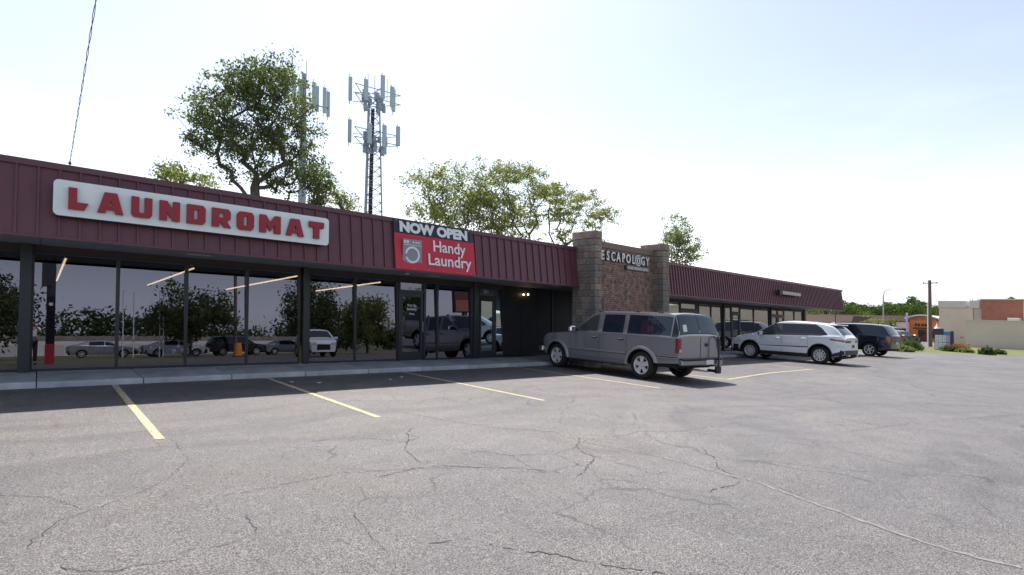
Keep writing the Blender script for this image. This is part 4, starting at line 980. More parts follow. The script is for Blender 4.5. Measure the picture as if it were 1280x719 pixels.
def variant(base, **k):
    d = dict(base); d.update(k); return d
SED = dict(xf=2.30, xr=-2.35, hw=.90, r=.32, ww=.22, ar=.38, ax=(1.38, -1.38), drop=.06, tum=.32, pf=.22, pr=.16, nose=.14, tail=.08, sm=.10,
    prof=[(-2.35, .88), (-2.25, 1.02), (-1.75, 1.08), (-1.0, 1.38), (-.5, 1.45), (.1, 1.44), (.5, 1.32), (1.1, 1.02), (1.3, .97), (2.0, .86), (2.2, .78), (2.30, .60)],
    belt=[(-2.5, .98), (2.4, .90)], sill=[(-2.35, .38), (-1.8, .24), (1.8, .22), (2.3, .28)], paint=M['carsilver'], spokes=6,
    doors=[(.05, 1.0), (-.95, .0)], glass=[(.10, .95, .03, .06), (-.95, .02, .03, .06)], ws=(.52, 1.08, .84, 0), mirror=(.80, .92),
    extra=[lambda c, root, P: local('rear_window', c.topp(MB(), [-1.70 + .60 * i / 12 for i in range(13)], -.80, .80, .006, 10), M['autoglass'], root, smooth=True),
           endpatch('tail_light', True, .70, .84, .55, .98, M['tail'], .010, True), endpatch('headlight', False, .58, .70, .60, .98, M['head'], .008, True)])
far = [(54.0, 14.3, 100, variant(SED, paint=M['carred']), 'dark red car parked beyond the navy wagon, nearest the shrubs'), (60.0, 14.9, 104, variant(SED, paint=M['carblack']), 'black car parked behind the dark red car'),
       (66.0, 17.0, 104, variant(NAV, paint=M['carsilver']), 'silver hatch back parked behind the black car near the orange restaurant'), (74, 18.6, 96, variant(SED, paint=M['carwhite']), 'white car parked farthest off, in front of the orange restaurant'),
       (60.5, 18.0, 96, variant(NAV, paint=M['carred']), 'maroon wagon half hidden beyond the roof of the navy wagon')]
for x, y, h, P, lb in far: place('parked_car', lb, 'car', x, y, math.radians(h), P, 'cars parked in the distance')
# across the road, seen only in the shop glass
place('parked_suv', 'white crossover facing the shops, seen mirrored in the glass by the middle column', 'car', 13.2, -6.2, math.radians(-10), EDG)
rf = [(9.2, -26.5, 80, variant(SED, paint=M['carwhite'])), (14.0, -27.0, 95, variant(NAV, paint=M['carblack'])), (4.2, -28.5, 88, variant(SED, paint=M['carsilver'])), (9.4, -31, 92, variant(SED, paint=M['carblack'])), (18.6, -27.5, 92, variant(SED, paint=M['carsilver']))]
for (x, y, h, P), lb in zip(rf, ('white car mirrored in the glass before the round tree', 'black wagon mirrored in the glass right of the round tree', 'silver car mirrored in the glass beside the flagpoles', 'black car mirrored in the glass behind the white one', 'silver car mirrored in the glass near the utility pole')):
    place('parked_car', lb, 'car', x, y, math.radians(h), P, 'cars across the road mirrored in the glass')

# ================================================================ TREES
def tree(x, y, label, blobs, nclus, nleaf, lsize, leafm, trunk_r=.22, name='tree', cs=.55, seed=1, base=0.0, group=None, trunk_top=None, flat=1.0, cat='tree'):
    """blobs: (dx, dy, z, rx, ry, rz) ellipsoids that the crown fills; limbs grow out to the leaf clusters"""
    R = random.Random(seed); t = thing(name, x, y, label, cat, group, z=base)
    C = []
    vols = [b[3] * b[4] * b[5] for b in blobs]; tot = sum(vols)
    while len(C) < nclus:
        b = blobs[R.choices(range(len(blobs)), vols)[0]]
        u = Vector((R.gauss(0, 1), R.gauss(0, 1), R.gauss(0, 1))).normalized() * (R.random() ** .45)
        k_ = R.uniform(1.1, 1.32) if R.random() < .12 * (cs < 1) and u.z > -.2 else 1.0
        C.append(Vector((b[0] + u.x * b[3] * k_, b[1] + u.y * b[4] * k_, b[2] + u.z * b[5] * k_ * (1.08 if k_ > 1 else 1))))
    zt = trunk_top or min(b[2] for b in blobs)
    nodes = [[Vector((0, 0, -.2)), -1, 0]]; n = 8
    for i in range(1, n + 1): nodes.append([Vector((R.gauss(0, .03 * zt / 4), R.gauss(0, .03 * zt / 4), zt * i / n)), i - 1, 0])
    top = nodes[-1][0]; C.sort(key=lambda p: (p - top).length)
    for p in C:
        best = None; bd = 1e9
        for i, nd in enumerate(nodes):
            if i < n // 2: continue
            d = p - nd[0]; L_ = d.length + 1e-6; pen = 1.0 + 1.6 * max(0, .55 * math.hypot(d.x, d.y) - d.z) / L_ + .25 * max(0, nd[0].z - p.z)
            if L_ * pen < bd: bd = L_ * pen; best = i
        d = p - nodes[best][0]; k = max(1, int(d.length / .5)); pr = best
        for j in range(1, k + 1):
            q = nodes[best][0] + d * (j / k) + Vector((R.gauss(0, .07), R.gauss(0, .07), R.gauss(0, .05) + .04 * math.sin(PI * j / k) * d.length * .3)) * (1 if j < k else .3)
            nodes.append([q, pr, 0]); pr = len(nodes) - 1
        i = pr
        while i >= 0: nodes[i][2] += 1; i = nodes[i][1]
    mx_ = nodes[0][2]; mb = MB(); trunk_r *= .60
    kids = {}
    for i, nd in enumerate(nodes): kids.setdefault(nd[1], []).append(i)
    rad = lambda i: max(.012, trunk_r * (nodes[i][2] / mx_) ** .56)
    done = set()
    for i in range(len(nodes)):
        for ch in kids.get(i, []):
            if ch in done: continue
            if i > 0 and ch != max(kids[i], key=lambda q: nodes[q][2]) or i == 0:
                path = [i, ch]; rr = [rad(ch) * 1.1 if i else rad(0) * 1.25, rad(ch)]; done.add(ch); cur = ch
                while kids.get(cur): nx_ = max(kids[cur], key=lambda q: nodes[q][2]); path.append(nx_); rr.append(rad(nx_)); done.add(nx_); cur = nx_
                mb.tube([nodes[q][0] for q in path], rr, 6 if rr[1] > .05 else 4, cap=False)
    local('trunk', mb, M['bark'], t, smooth=True, angle=60)
    vs = []; fs = []
    for p in C:
        s_ = cs * R.uniform(.6, 1.25); m_ = int(nleaf * R.uniform(.5, 1.4))
        for _ in range(m_):
            q = p + Vector((R.gauss(0, s_ * .5), R.gauss(0, s_ * .5), R.gauss(0, s_ * .38 * flat)))
            a = Vector((R.gauss(0, 1), R.gauss(0, 1), R.gauss(0, .8))).normalized(); b = a.orthogonal().normalized(); b = (Matrix.Rotation(R.random() * 6.28, 3, a) @ b); e = a.cross(b)
            l = lsize * R.uniform(.6, 1.3); o = len(vs)
            vs += [tuple(q - b * l), tuple(q + e * l * .48 + a * l * .12), tuple(q + b * l), tuple(q - e * l * .48 + a * l * .12)]; fs.append((o, o + 1, o + 2, o + 3))
    me = bpy.data.meshes.new('crown'); me.from_pydata(vs, [], fs); link('crown', me, leafm, t)
    return t
TG = 'trees growing behind the strip mall'
# big tree behind the laundromat
tree(9.2, 33.0, 'tall dark green tree with thick forked trunk rising behind the laundromat sign', [(.9, 0, 14.3, 2.1, 2.0, 1.7), (-.5, 0, 13.8, 1.5, 1.6, 1.5), (-2.3, 0, 12.6, .9, 1.2, 1.9), (-1.2, 0, 11.6, 2.6, 2.2, 1.2), (1.9, 0, 12.0, 1.9, 1.8, 1.8), (2.8, 0, 10.0, 1.3, 1.4, 1.4), (-2.0, 0, 10.2, 1.8, 1.8, .8), (.8, 0, 9.2, 1.8, 1.4, .9), (-3.4, 0, 10.6, .6, .8, .5), (.4, 0, 10.6, 2.4, 1.6, 1.0), (1.8, 0, 8.4, 1.0, 1.0, .7), (-1.2, 0, 8.9, 1.0, .8, .5)], 520, 44, .095, M['leaf'], .46, seed=3, cs=.50, trunk_top=8.2)
tree(11.9, 31.5, 'small dark tree with a leaning limb just right of the tall forked tree', [(.2, 0, 8.9, .9, 1, 1.2), (.4, 0, 7.6, .8, .8, .6)], 60, 44, .09, M['leaf'], .20, seed=5, cs=.45, trunk_top=5.6, group=TG)
tree(5.1, 34.5, 'low yellow green bushy crown left of the tall tree, barely above the roof', [(.2, 0, 8.4, 1.2, 1.0, .6), (1.7, 0, 8.3, .7, 1, .45)], 36, 42, .09, M['leafy'], .15, seed=8, cs=.5, trunk_top=6.6)
tree(14.6, 33.0, 'low yellow green bush topped tree between the tall tree and the cell tower', [(0, 0, 8.3, 1.1, 1.0, .7), (-1.3, 0, 8.9, .7, .6, .6)], 44, 38, .08, M['leafy'], .15, seed=9, cs=.45, trunk_top=6.4)
# broad crown behind the right half
tree(20.0, 28.0, 'yellow green tree with airy crown behind the NOW OPEN banner, left of the broadest tree', [(-2.3, 0, 9.2, 1.8, 1.6, 1.1), (-.4, 0, 10.0, 1.7, 1.5, 1.0), (-1.6, 0, 7.8, 2.6, 1.5, 1.0), (1.0, 0, 8.2, 2.2, 1.5, 1.5), (-.5, 0, 6.9, 2.6, 1.2, .7)], 270, 36, .085, M['leafy'], .24, seed=11, cs=.50, trunk_top=5.6)
tree(24.6, 28.0, 'broadest yellow green tree behind the fascia with several slender forked trunks', [(-1.9, 0, 10.7, 2.1, 1.8, .9), (.4, 0, 11.2, 2.0, 1.6, .8), (-2.6, 0, 9.2, 2.0, 1.8, 1.0), (-.3, 0, 9.2, 2.0, 1.5, 1.1), (2.4, 0, 10.2, 1.7, 1.5, .8), (-.8, 0, 7.9, 2.6, 1.4, .9), (1.5, 0, 8.6, 2.0, 1.4, .9), (-1.0, 0, 6.9, 2.6, 1.2, .7)], 380, 36, .085, M['leafy'], .28, seed=12, cs=.52, trunk_top=6.0, flat=.7)
tree(28.9, 28.0, 'spreading tree whose thin limbs reach over the brick tower', [(-.9, 0, 10.6, 1.6, 1.6, .8), (1.8, 0, 10.3, 2.2, 1.8, .7), (4.4, 0, 9.6, 1.9, 1.5, .55), (.2, 0, 9.0, 1.8, 1.3, .6), (3.0, 0, 8.5, 1.8, 1.3, .5), (6.1, 0, 9.1, .9, .9, .35), (3.2, 0, 7.6, 1.8, 1.2, .6), (.3, 0, 7.4, 1.6, 1.2, .7)], 250, 36, .085, M['leafy'], .24, seed=14, cs=.50, trunk_top=6.2, flat=.55)
tree(37.6, 24.0, 'small silvery spiky topped tree right of the brick tower', [(.6, 0, 7.8, 2.2, 1.6, 1.0), (.6, 0, 9.0, 1.3, 1.1, 1.1), (2.8, 0, 7.0, 1.6, 1.2, .6), (-1.1, 0, 8.6, .5, .5, .6), (.8, 0, 6.6, 2.4, 1.4, .8)], 210, 26, .09, M['leafpale'], .18, seed=17, cs=.42, trunk_top=5.2)
# distant trees to the right
for i, (x, y, h, rw, mt, lb) in enumerate(((150, 47.5, 8.6, 4.6, 'leafd', 'leftmost dark tree of the distant row'), (156, 42.6, 8.8, 3.6, 'leafd', 'second dark round tree of the distant row, behind the street lamp'), (166, 38.0, 9.6, 4.8, 'leafd', 'tall dark tree behind the orange restaurant'), (172, 33.6, 9.4, 4.4, 'leafd', 'dark tree behind the utility pole at the right end of the row'),
     (140, 51.5, 6.5, 3.0, 'leaf', 'low tree at the left end of the distant row beside the canopy end'), (150, 44.8, 6.6, 3.0, 'leaf', 'low lighter tree filling the gap between the distant crowns'), (160, 30.0, 7.0, 4.0, 'leafd', 'dark tree half hidden by the tan wall building'))):
    h *= .86; rw *= .8; tree(x, y, lb, [(0, 0, h * .62, rw, rw, h * .36), (rw * .3, rw * .2, h * .42, rw * .9, rw * .9, h * .30)], 130, 46, .22, M[mt], .3, seed=30 + i, cs=1.25, trunk_top=h * .3)
rw_ = random.Random(5); vs = []; fs = []
for _ in range(26000):
    y = rw_.uniform(-40, 110); x = 186 + rw_.uniform(-4, 4); top = 7.6 + 1.3 * math.sin(y * .33) + .8 * math.sin(y * .91 + 1) + .5 * math.sin(y * 2.1); z = top * (1 - rw_.random() ** 1.6 * .9); q = Vector((x, y, zg(x) + z))
    a = Vector((rw_.gauss(0, 1), rw_.gauss(0, 1), rw_.gauss(0, 1))).normalized(); b_ = a.orthogonal().normalized(); e = a.cross(b_); l = .5 * rw_.uniform(.6, 1.3); o = len(vs)
    vs += [tuple(q - b_ * l), tuple(q + e * l * .6), tuple(q + b_ * l), tuple(q - e * l * .6)]; fs.append((o, o + 1, o + 2, o + 3))
me = bpy.data.meshes.new('far_wood'); me.from_pydata(vs, [], fs); tag(link('far_wood', me, M['leafd']), 'far wood reading as one dark green band beyond the distant mall', 'wood', kind='stuff')
for i, (x, y, h, rw, mt, lb) in enumerate(((93, 28.8, 3.0, .9, 'leafy', 'small yellow green street tree in front of the brown roofed mall, left of the lamp'), (93, 26.0, 3.2, 1.2, 'leafy', 'small yellow green street tree beside the lamp, in front of the brown mall'), (88, 31.9, 3.6, 1.0, 'leafd', 'small conifer standing before the stone fronted building'), (98, 24.8, 3.2, 1.3, 'leaf', 'small round street tree left of the orange restaurant'))):
    tree(x, y, lb, [(0, 0, h * .6, rw, rw, h * .4)], 26, 30, .16, M[mt], .08, seed=50 + i, cs=.7, trunk_top=h * .35)
# trees behind the camera, seen in the glass
for i, (x, y, h, rw, mt, lb) in enumerate(((10.0, -25.5, 6.0, 3.6, 'leaf', 'wide round tree across the road mirrored in the second and third panes'), (-2.6, -24.0, 5.6, 3.0, 'leaf', 'round tree mirrored left of the first column'), (20.6, -25.5, 7.2, 2.9, 'leaf', 'tall tree mirrored right of the middle column'), (26.2, -25.5, 5.8, 2.9, 'leafy', 'sunlit yellow green tree mirrored left of the lettered door'))):
    tree(x, y, lb, [(0, 0, h * .60, rw, rw * .8, h * .38)], 120, 60, .16, M[mt], .22, seed=70 + i, cs=.9, trunk_top=h * .35)
for i in range(11):
    x = -32 + i * 13 + random.uniform(-3, 3); h = 7.0 + random.uniform(-1.5, 2)
    tree(x, -104 + random.uniform(-6, 6), 'dark far tree mirrored low in the glass, %s from the left' % ('first', 'second', 'third', 'fourth', 'fifth', 'sixth', 'seventh', 'eighth', 'ninth', 'tenth', 'last')[i], [(0, 0, h * .55, 8, 6, h * .42)], 60, 30, .45, M['leafd'], .3, seed=90 + i, cs=2.0, trunk_top=h * .3, group='far line of trees behind the white building')

# ================================================================ CELL TOWERS
def panel_antenna(par, x, y, z, h, w=.28):
    a = local('antenna_panel', MB().box(x - w / 2, x + w / 2, y - .07, y + .07, z - h / 2, z + h / 2), M['antenna'], par, bevel=.03)
    local('antenna_pipe', MB().tube([(x, y + .12, z - h * .62), (x, y + .12, z + h * .62)], .03, 5), M['galv'], a)
t = thing('cell_tower', 17.3, 35, 'tall slim lattice cell tower ringed by panel antennas rising behind the roof', 'tower')
def lattice(par, z0, z1, w0, w1, step):
    legs = [(math.cos(a), math.sin(a)) for a in (PI / 2, PI / 2 + 2 * PI / 3, PI / 2 + 4 * PI / 3)]
    for cx_, cy_ in legs: local('leg', MB().tube([(cx_ * w0, cy_ * w0, z0), (cx_ * w1, cy_ * w1, z1)], .055, 6), M['galv'], par, smooth=True)
    mb = MB(); z = max(z0, 4); k = 0
    while z < z1 - step:
        wa = w0 + (w1 - w0) * (z - z0) / (z1 - z0); wb = w0 + (w1 - w0) * (z + step - z0) / (z1 - z0)
        for i in range(3):
            a = legs[i]; b = legs[(i + 1) % 3]
            if k % 2: a, b = b, a
            mb.tube([(a[0] * wa, a[1] * wa, z), (b[0] * wb, b[1] * wb, z + step)], .028, 4, cap=False)
            mb.tube([(a[0] * wa, a[1] * wa, z), (b[0] * wa, b[1] * wa, z)], .018, 4, cap=False)
        z += step; k += 1
    local('lattice_brace', mb, M['galv'], par, kind='stuff')
lattice(t, 0, 16.5, 1.0, .46, .62)
for q in range(5): local('feed_cable', MB().tube([(-.25 + q * .07, -.1, 0), (-.22 + q * .06, -.1, 9), (-.12 + q * .05, -.1, 15.5)], .035, 5), M['wire'], t)
for z, hh, L_ in ((16.3, 1.45, (-1.55, -.95, -.45, .28, .5, 1.0, 1.75)), (13.4, 1.4, (-1.55, -.65, -.30, .45, 1.10, 1.50))):
    mb = MB()
    for a in range(3):
        an = PI / 2 + 2 * PI * a / 3 + PI / 3
        for zz in (z - .35, z + .3): mb.tube([(0, 0, zz), (1.3 * math.cos(an), 1.3 * math.sin(an), zz)], .03, 5); 
    for zz in (z - .35, z + .3): mb.tube([(-1.7, -.9, zz), (1.7, -.9, zz)], .03, 5); mb.tube([(-1.7, -.9, zz), (0, 1.2, zz)], .03, 5); mb.tube([(1.7, -.9, zz), (0, 1.2, zz)], .03, 5)
    local('mount_ring', mb, M['galv'], t)
    for i, dx in enumerate(L_): panel_antenna(t, dx, -.95 if i % 2 else .2, z + (.3 if abs(dx) > 1.4 else (.05 if i % 2 else -.15)) + (.5 if abs(dx - .28) < .1 else 0), hh * (1 if i % 3 else 1.15), .3 if i % 2 else .24)
    for i in range(16): local('radio_unit', MB().box(-.11, .11, -.08, .08, 0, random.choice((.3, .45, .6))), M['galv'], t, bevel=.02, loc=(random.gauss(0, .45), random.uniform(-.6, -.3), z - 1.2 + random.uniform(0, .9)))
for dx in (-.6, -.1, .85): local('whip_antenna', MB().tube([(dx, -.5, 16.1), (dx, -.5, 17.7)], .02, 4), M['galv'], t)
t = thing('cell_monopole', 17.2, 48, 'second cell tower, a single pole with panel antennas half hidden by the tall tree', 'tower')
local('pole', MB().tube([(0, 0, 0), (0, 0, 14), (0, 0, 22.0)], [.42, .3, .2], 12), M['galv'], t, smooth=True)
local('mount_ring', MB().tube([(-1.8, -.8, 19.2), (1.9, -.8, 19.2)], .05, 5).tube([(-1.8, -.8, 19.2), (1.9, -.8, 19.2)], .05, 5).tube([(0, 0, 19.7), (0, -.8, 19.7)], .06, 5), M['galv'], t)
for i, dx in enumerate((-1.7, -1.15, -.5, .55, 1.0, 1.5, 2.0)): panel_antenna(t, dx, -.9 if i % 2 else -.5, 19.9 + (.5 - .12 * i), 2.3, .3)
local('whip_antenna', MB().tube([(.2, 0, 21.5), (.2, 0, 23.2)], .03, 4), M['galv'], t)

# ================================================================ FAR RIGHT
b = thing('commercial_building', 80, 6, 'large tan flat roofed commercial building with red brick panel at the right edge', 'building')
def bp(name, x0, x1, y0, y1, z0, z1, m, bevel=0): return build(name, MB().box(x0, x1, y0, y1, z0, z1), m, b, bevel=bevel)
bp('front_wall', 72, 72.4, -30, 12.0, 0, 2.72, M['tanwall2']); bp('wall_coping', 71.95, 72.45, -30, 12.03, 2.722, 2.80, M['tancap'])
bp('wall', 76, 92, 12.02, 14.95, 0, 4.1, M['tanwall']); bp('wall', 76.2, 92, -30, 12.0, 0, 4.9, M['tanwall2'])
bp('parapet', 75.9, 84, 12.6, 15.0, 4.12, 4.9, M['tancap'], .02); bp('parapet', 76.0, 84, 11.45, 12.3, 4.12, 4.95, M['tancap'], .02)
bp('brick_panel', 75.95, 76.19, 8.05, 11.3, 2.6, 5.0, M['redbrick']); bp('parapet', 75.85, 78, 8.0, 11.4, 5.002, 5.12, M['tancap'])
bp('parapet', 75.9, 84, -30, 7.95, 4.902, 5.2, M['tancap']); bp('pilaster', 75.98, 76.19, 7.8, 8.04, 2.6, 4.9, M['tancap'])
for yy in (11.9, 11.75, 11.6, 12.1): build('vent_pipe', MB().tube([(77, yy + .3, 4.1), (77, yy + .3, 5.0 + random.uniform(0, .2))], .04, 6), M['galv'], b)
bp('rooftop_unit', 74, 75.5, 8.1, 9.0, 2.82, 3.1, M['white_plastic'], .02)
bp('wall_lamp', 71.9, 71.99, 12.2, 12.4, .9, 1.0, M['wood'])

o_ = thing('orange_restaurant', 94, 20.3, 'orange stucco restaurant with curved white roof edge and dark doorway', 'building')
b = o_
bp('wall', 92, 104, 18.4, 21.4, 0, 2.9, M['orange']); bp('tower', 91.8, 95, 21.42, 22.9, 0, 2.6, M['tanwall']); bp('tower_cap', 91.7, 95.1, 21.41, 23.0, 2.602, 2.72, M['brownroof'])
mb = MB(); n = 16; vs = []; fs = []
for i in range(n + 1):
    u = i / n; y = 18.0 + 3.9 * u; z = 2.92 + .62 * math.sin(PI * (u * .85 + .08))
    vs += [(91.6, y, z), (91.6, y, z + .16), (98, y, z + .16), (98, y, z)]
    if i: 
        a = 4 * i - 4
        fs += [(a + q, a + (q + 1) % 4, a + 4 + (q + 1) % 4, a + 4 + q) for q in range(4)]
build('curved_roof', MB().add(vs, fs + [(0, 1, 2, 3), (4 * n + 3, 4 * n + 2, 4 * n + 1, 4 * n)]), M['white_plastic'], b)
vs = []; fs = []
for i in range(n + 1):
    u = i / n; y = 18.4 + 3.0 * u; vs += [(91.99, y, 2.9), (91.99, y, 2.91 + .60 * math.sin(PI * min(1, u * .8 + .12)))]
    if i: fs.append((2 * i - 2, 2 * i - 1, 2 * i + 1, 2 * i))
build('gable', MB().add(vs, fs), M['redbrick'], b)
bp('door', 91.93, 91.99, 19.5, 20.4, 0, 1.6, M['carblack']); bp('awning', 91.5, 91.99, 19.3, 20.9, 1.75, 1.9, M['bronze'], .01)
for y in (19.45, 19.8, 20.2, 20.55): bp('sign_letter', 91.95, 91.99, y, y + .24, 2.1, 2.45, M['bronze'])
bp('window', 91.75, 91.79, 21.7, 22.6, .5, 1.7, M['autoglass']); bp('window', 91.94, 91.99, 18.6, 19.2, .5, 1.5, M['autoglass'])
build('wall_banner', MB().tube([(91.2, 21.5, 0), (91.2, 21.5, 3.9)], .13, 8), M['mauve'], b)

b = thing('brown_roofed_mall', 125, 40, 'distant long mall with brown shingled mansard roof beyond the parked cars', 'building')
bp('wall', 121, 140, 28.8, 56, 0, 2.2, M['stonefar']); mb = MB().add([(120, 28.5, 1.95), (120, 57, 1.95), (121.5, 57, 4.1), (121.5, 28.5, 4.1), (139, 28.5, 4.1), (139, 57, 4.1)], [(0, 3, 2, 1), (3, 4, 5, 2)])
build('mansard_roof', mb, M['brownroof'], b)
for i in range(9): bp('window', 120.93, 120.99, 30 + i * 2.9, 32 + i * 2.9, .4, 1.6, M['autoglass'])
b = thing('stone_fronted_building', 80, 27, 'small stone fronted building with brown shingle roof seen under the canopy end', 'building')
bp('wall', 76, 84, 23.9, 30, 0, 1.9, M['stonefar']); build('roof', MB().add([(75.6, 23.6, 1.9), (75.6, 30.2, 1.9), (76.6, 30.2, 3.0), (76.6, 23.6, 3.0), (84, 23.6, 3.0), (84, 30.2, 3.0)], [(0, 3, 2, 1), (3, 4, 5, 2), (0, 4, 3)]), M['brownroof'], b)
for y in (24.4, 26.0, 27.6): bp('window', 75.93, 75.99, y, y + .9, .6, 1.5, M['autoglass'])

t = thing('utility_pole', 64.4, 13.35, 'weathered wooden utility pole standing left of the tan building', 'pole')
local('post', MB().tube([(0, 0, -.2), (0, 0, 6.35)], [.165, .135], 10), M['wood'], t, smooth=True)
local('conduit', MB().tube([(-.21, .14, 0), (-.19, .13, 4.2)], .045, 6), M['white_plastic'], t, smooth=True)
local('crossarm', MB().box(-.05, .05, -.62, .55, 6.02, 6.12), M['wood'], t)
for y in (-.55, .48): local('insulator', MB().lathe([(.001, 6.12), (.05, 6.13), (.05, 6.22), (.001, 6.26)], 8, 'z', (0, y, 0)), M['white_plastic'], t)
local('drop_wire', MB().tube([(0, -.5, 6.1), (.2, -.9, 5.2), (.2, -1.2, 4.4)], .012, 4).tube([(0, .5, 6.1), (0, .7, 5.0), (0, .25, 4.2)], .012, 4), M['wire'], t)
t = thing('street_lamp', 100, 26.65, 'slim grey street lamp with a curved arm above the distant mall', 'street lamp')
local('post', MB().tube([(0, 0, 0), (0, 0, 6.6), (0, -.15, 7.3), (0, -.5, 7.65), (0, -.9, 7.75)], [.12, .09, .07, .06, .06], 8), M['galv'], t, smooth=True)
local('lamp_head', MB().box(-.12, .12, -1.25, -.85, 7.68, 7.80), M['galv'], t, bevel=.03)
t = thing('street_lamp', 66, 22.1, 'thin dark pole standing behind the navy wagon', 'pole')
local('post', MB().tube([(0, 0, 0), (0, 0, 3.9)], .05, 6), M['carblack'], t); local('lamp_head', MB().box(-.12, .12, -.12, .12, 3.9, 4.05), M['carblack'], t)

# mail and directory board by the shrubs
t = thing('directory_sign', 55.5, 10.6, 'low white tenant directory board with dark post and blue header at the lot edge', 'sign')
local('post', MB().box(-.1, .1, -.62, -.44, -.1, 1.55), M['navy_sign'], t)
local('backing', MB().box(-.04, .04, -.44, .62, -.02, 1.22), M['navy_sign'], t)
local('header', MB().box(-.08, .06, .02, .72, 1.23, 1.72), M['navy_sign'], t); local('header', MB().box(-.07, .05, -.43, .01, 1.23, 1.50), M['blue'], t)['label'] = 'blue header panel'
for i in range(4):
    for j in range(2):
        y0 = .58 - i * .25; local('sign_panel', MB().box(-.055, -.042, y0 - .23, y0, .04 + j * .60, .60 + j * .60), (M['white'], M['white'], M['white_plastic'], M['mauve'])[i], t, bevel=.003)
        mb = MB()
        for q in range(4): mb.box(-.058, -.0555, y0 - .20, y0 - .05 + random.uniform(-.05, .02), .12 + j * .6 + q * .11, .15 + j * .6 + q * .11)
        local('print_line', mb, M['grey_print'], t, kind='stuff')
local('finial', MB().lathe([(.22, 1.73), (.12, 1.85), (.05, 2.05), (.001, 2.2)], 10, 'z', (0, .45, 0)), M['white_plastic'], t, smooth=True)

def bush(x, y, label, r, h, m, seed, n=22, leaf=.07, group=None):
    t = thing('shrub', x, y, label, 'shrub', group); R = random.Random(seed); vs = []; fs = []
    for _ in range(n * 60):
        u = Vector((R.gauss(0, 1), R.gauss(0, 1), abs(R.gauss(0, 1)))).normalized() * (R.random() ** .35)
        k = .85 + .3 * math.sin(u.x * 9 + seed) * math.cos(u.y * 8); q = Vector((u.x * r * k, u.y * r * k, u.z * h * k + .02))
        a = Vector((R.gauss(0, 1), R.gauss(0, 1), R.gauss(0, 1))).normalized(); b_ = a.orthogonal().normalized(); e = a.cross(b_); l = leaf * R.uniform(.6, 1.4); o = len(vs)
        vs += [tuple(q - b_ * l), tuple(q + e * l * .5), tuple(q + b_ * l), tuple(q - e * l * .5)]; fs.append((o, o + 1, o + 2, o + 3))
    me = bpy.data.meshes.new('foliage'); me.from_pydata(vs, [], fs); link('foliage', me, M[m], t)
    mb = MB()
    for k in range(6): a = k * 1.05; mb.tube([(0, 0, -.02), (r * .5 * math.cos(a), r * .5 * math.sin(a), h * .7)], .015, 4)
    local('stem', mb, M['bark'], t); return t
bush(49.9, 7.15, 'dark dense shrub on the lawn, the larger of the pair at right', .52, .52, 'leafd', 1, 30); bush(52.6, 6.9, 'smaller green shrub on the lawn right of the dark dense one', .48, .34, 'leaf', 2)
for i, (x, y, r, h, m, lb) in enumerate(((45.5, 10.9, .7, .42, 'leafy', 'low yellow green shrub at the lot corner behind the navy wagon'), (46.8, 11.7, .7, .5, 'leafy', 'pale green shrub beside the lot corner, second from the navy wagon'), (49.3, 11.4, .85, .75, 'leafd', 'dark spreading shrub left of the directory board'), (51.8, 11.9, .7, .8, 'leafd', 'dark shrub at the foot of the utility pole'), (52.6, 9.6, .8, .45, 'leafd', 'low dark shrub right of the directory board'), (52.0, 8.7, .6, .3, 'leafy', 'low yellowish ground shrub between the directory board and dark shrub'), (55.0, 9.6, .8, .5, 'leafy', 'yellow green flowering shrub behind the directory board'))):
    bush(x, y, lb, r, h, m, 10 + i, 26)
mb = MB()
for i in range(60): x, y, z = random.gauss(54.2, .5), random.gauss(9.4, .3), random.uniform(.3, .55); mb.box(x - .04, x + .04, y - .04, y + .04, z, z + .06)
tag(build('flower_cluster', mb, M['flower']), 'orange red flowers among the yellow green shrubs by the directory board', 'flowers', kind='stuff')

# ================================================================ BEHIND THE CAMERA (mirrored in the glass)
b = thing('white_warehouse', 18, -80, 'long low white warehouse across the road, mirrored in the laundromat glass', 'building')
bp('wall', -8, 44, -92, -80, 0, 2.3, M['whitebuild']); bp('parapet', -8.1, 44.1, -92.1, -79.95, 2.302, 3.0, M['stonefar'])
for i in range(9): bp('dock_door', -4 + i * 5, -1.6 + i * 5, -80.05, -79.99, .1, 1.7, M['tancap'])
for i, (x, y, h, lb) in enumerate(((5.2, -25, 5.3, 'leftmost white flagpole mirrored in the second pane'), (5.9, -25, 5.2, 'second white flagpole from the left, mirrored in the glass'), (7.6, -24.5, 5.3, 'third white flagpole, thicker, mirrored in front of the round tree'), (7.85, -24.5, 5.3, 'rightmost white flagpole mirrored beside the third'))):
    t = thing('flagpole', x, y, lb, 'flagpole', 'white flagpoles across the road'); local('pole', MB().tube([(0, 0, 0), (0, 0, h)], .045, 6), M['white_plastic'], t, smooth=True); local('finial', MB().lathe([(.001, h), (.06, h + .05), (.001, h + .12)], 8, 'z'), M['white_plastic'], t)
t = thing('utility_pole', 13.4, -25, 'brown wooden utility pole across the road mirrored in the fourth pane', 'pole')
local('post', MB().tube([(0, 0, 0), (0, 0, 8.6)], .14, 8), M['wood'], t, smooth=True); local('crossarm', MB().box(-1, 1, -.05, .05, 7.9, 8.05), M['wood'], t)
t = thing('traffic_barrel', 11.4, -16.5, 'orange traffic barrel by the road mirrored at the utility pole foot', 'barrel')
local('body', MB().lathe([(.001, 0), (.34, 0), (.30, .35), (.28, .7), (.24, 1.0), (.001, 1.02)], 14, 'z'), M['barrel'], t, smooth=True); local('base', MB().lathe([(.001, 0), (.42, 0), (.42, .06), (.001, .07)], 14, 'z'), M['rubber'], t)
t = thing('pylon_sign', 32, -16, 'brown roadside pylon sign on one post mirrored beside the column', 'sign')
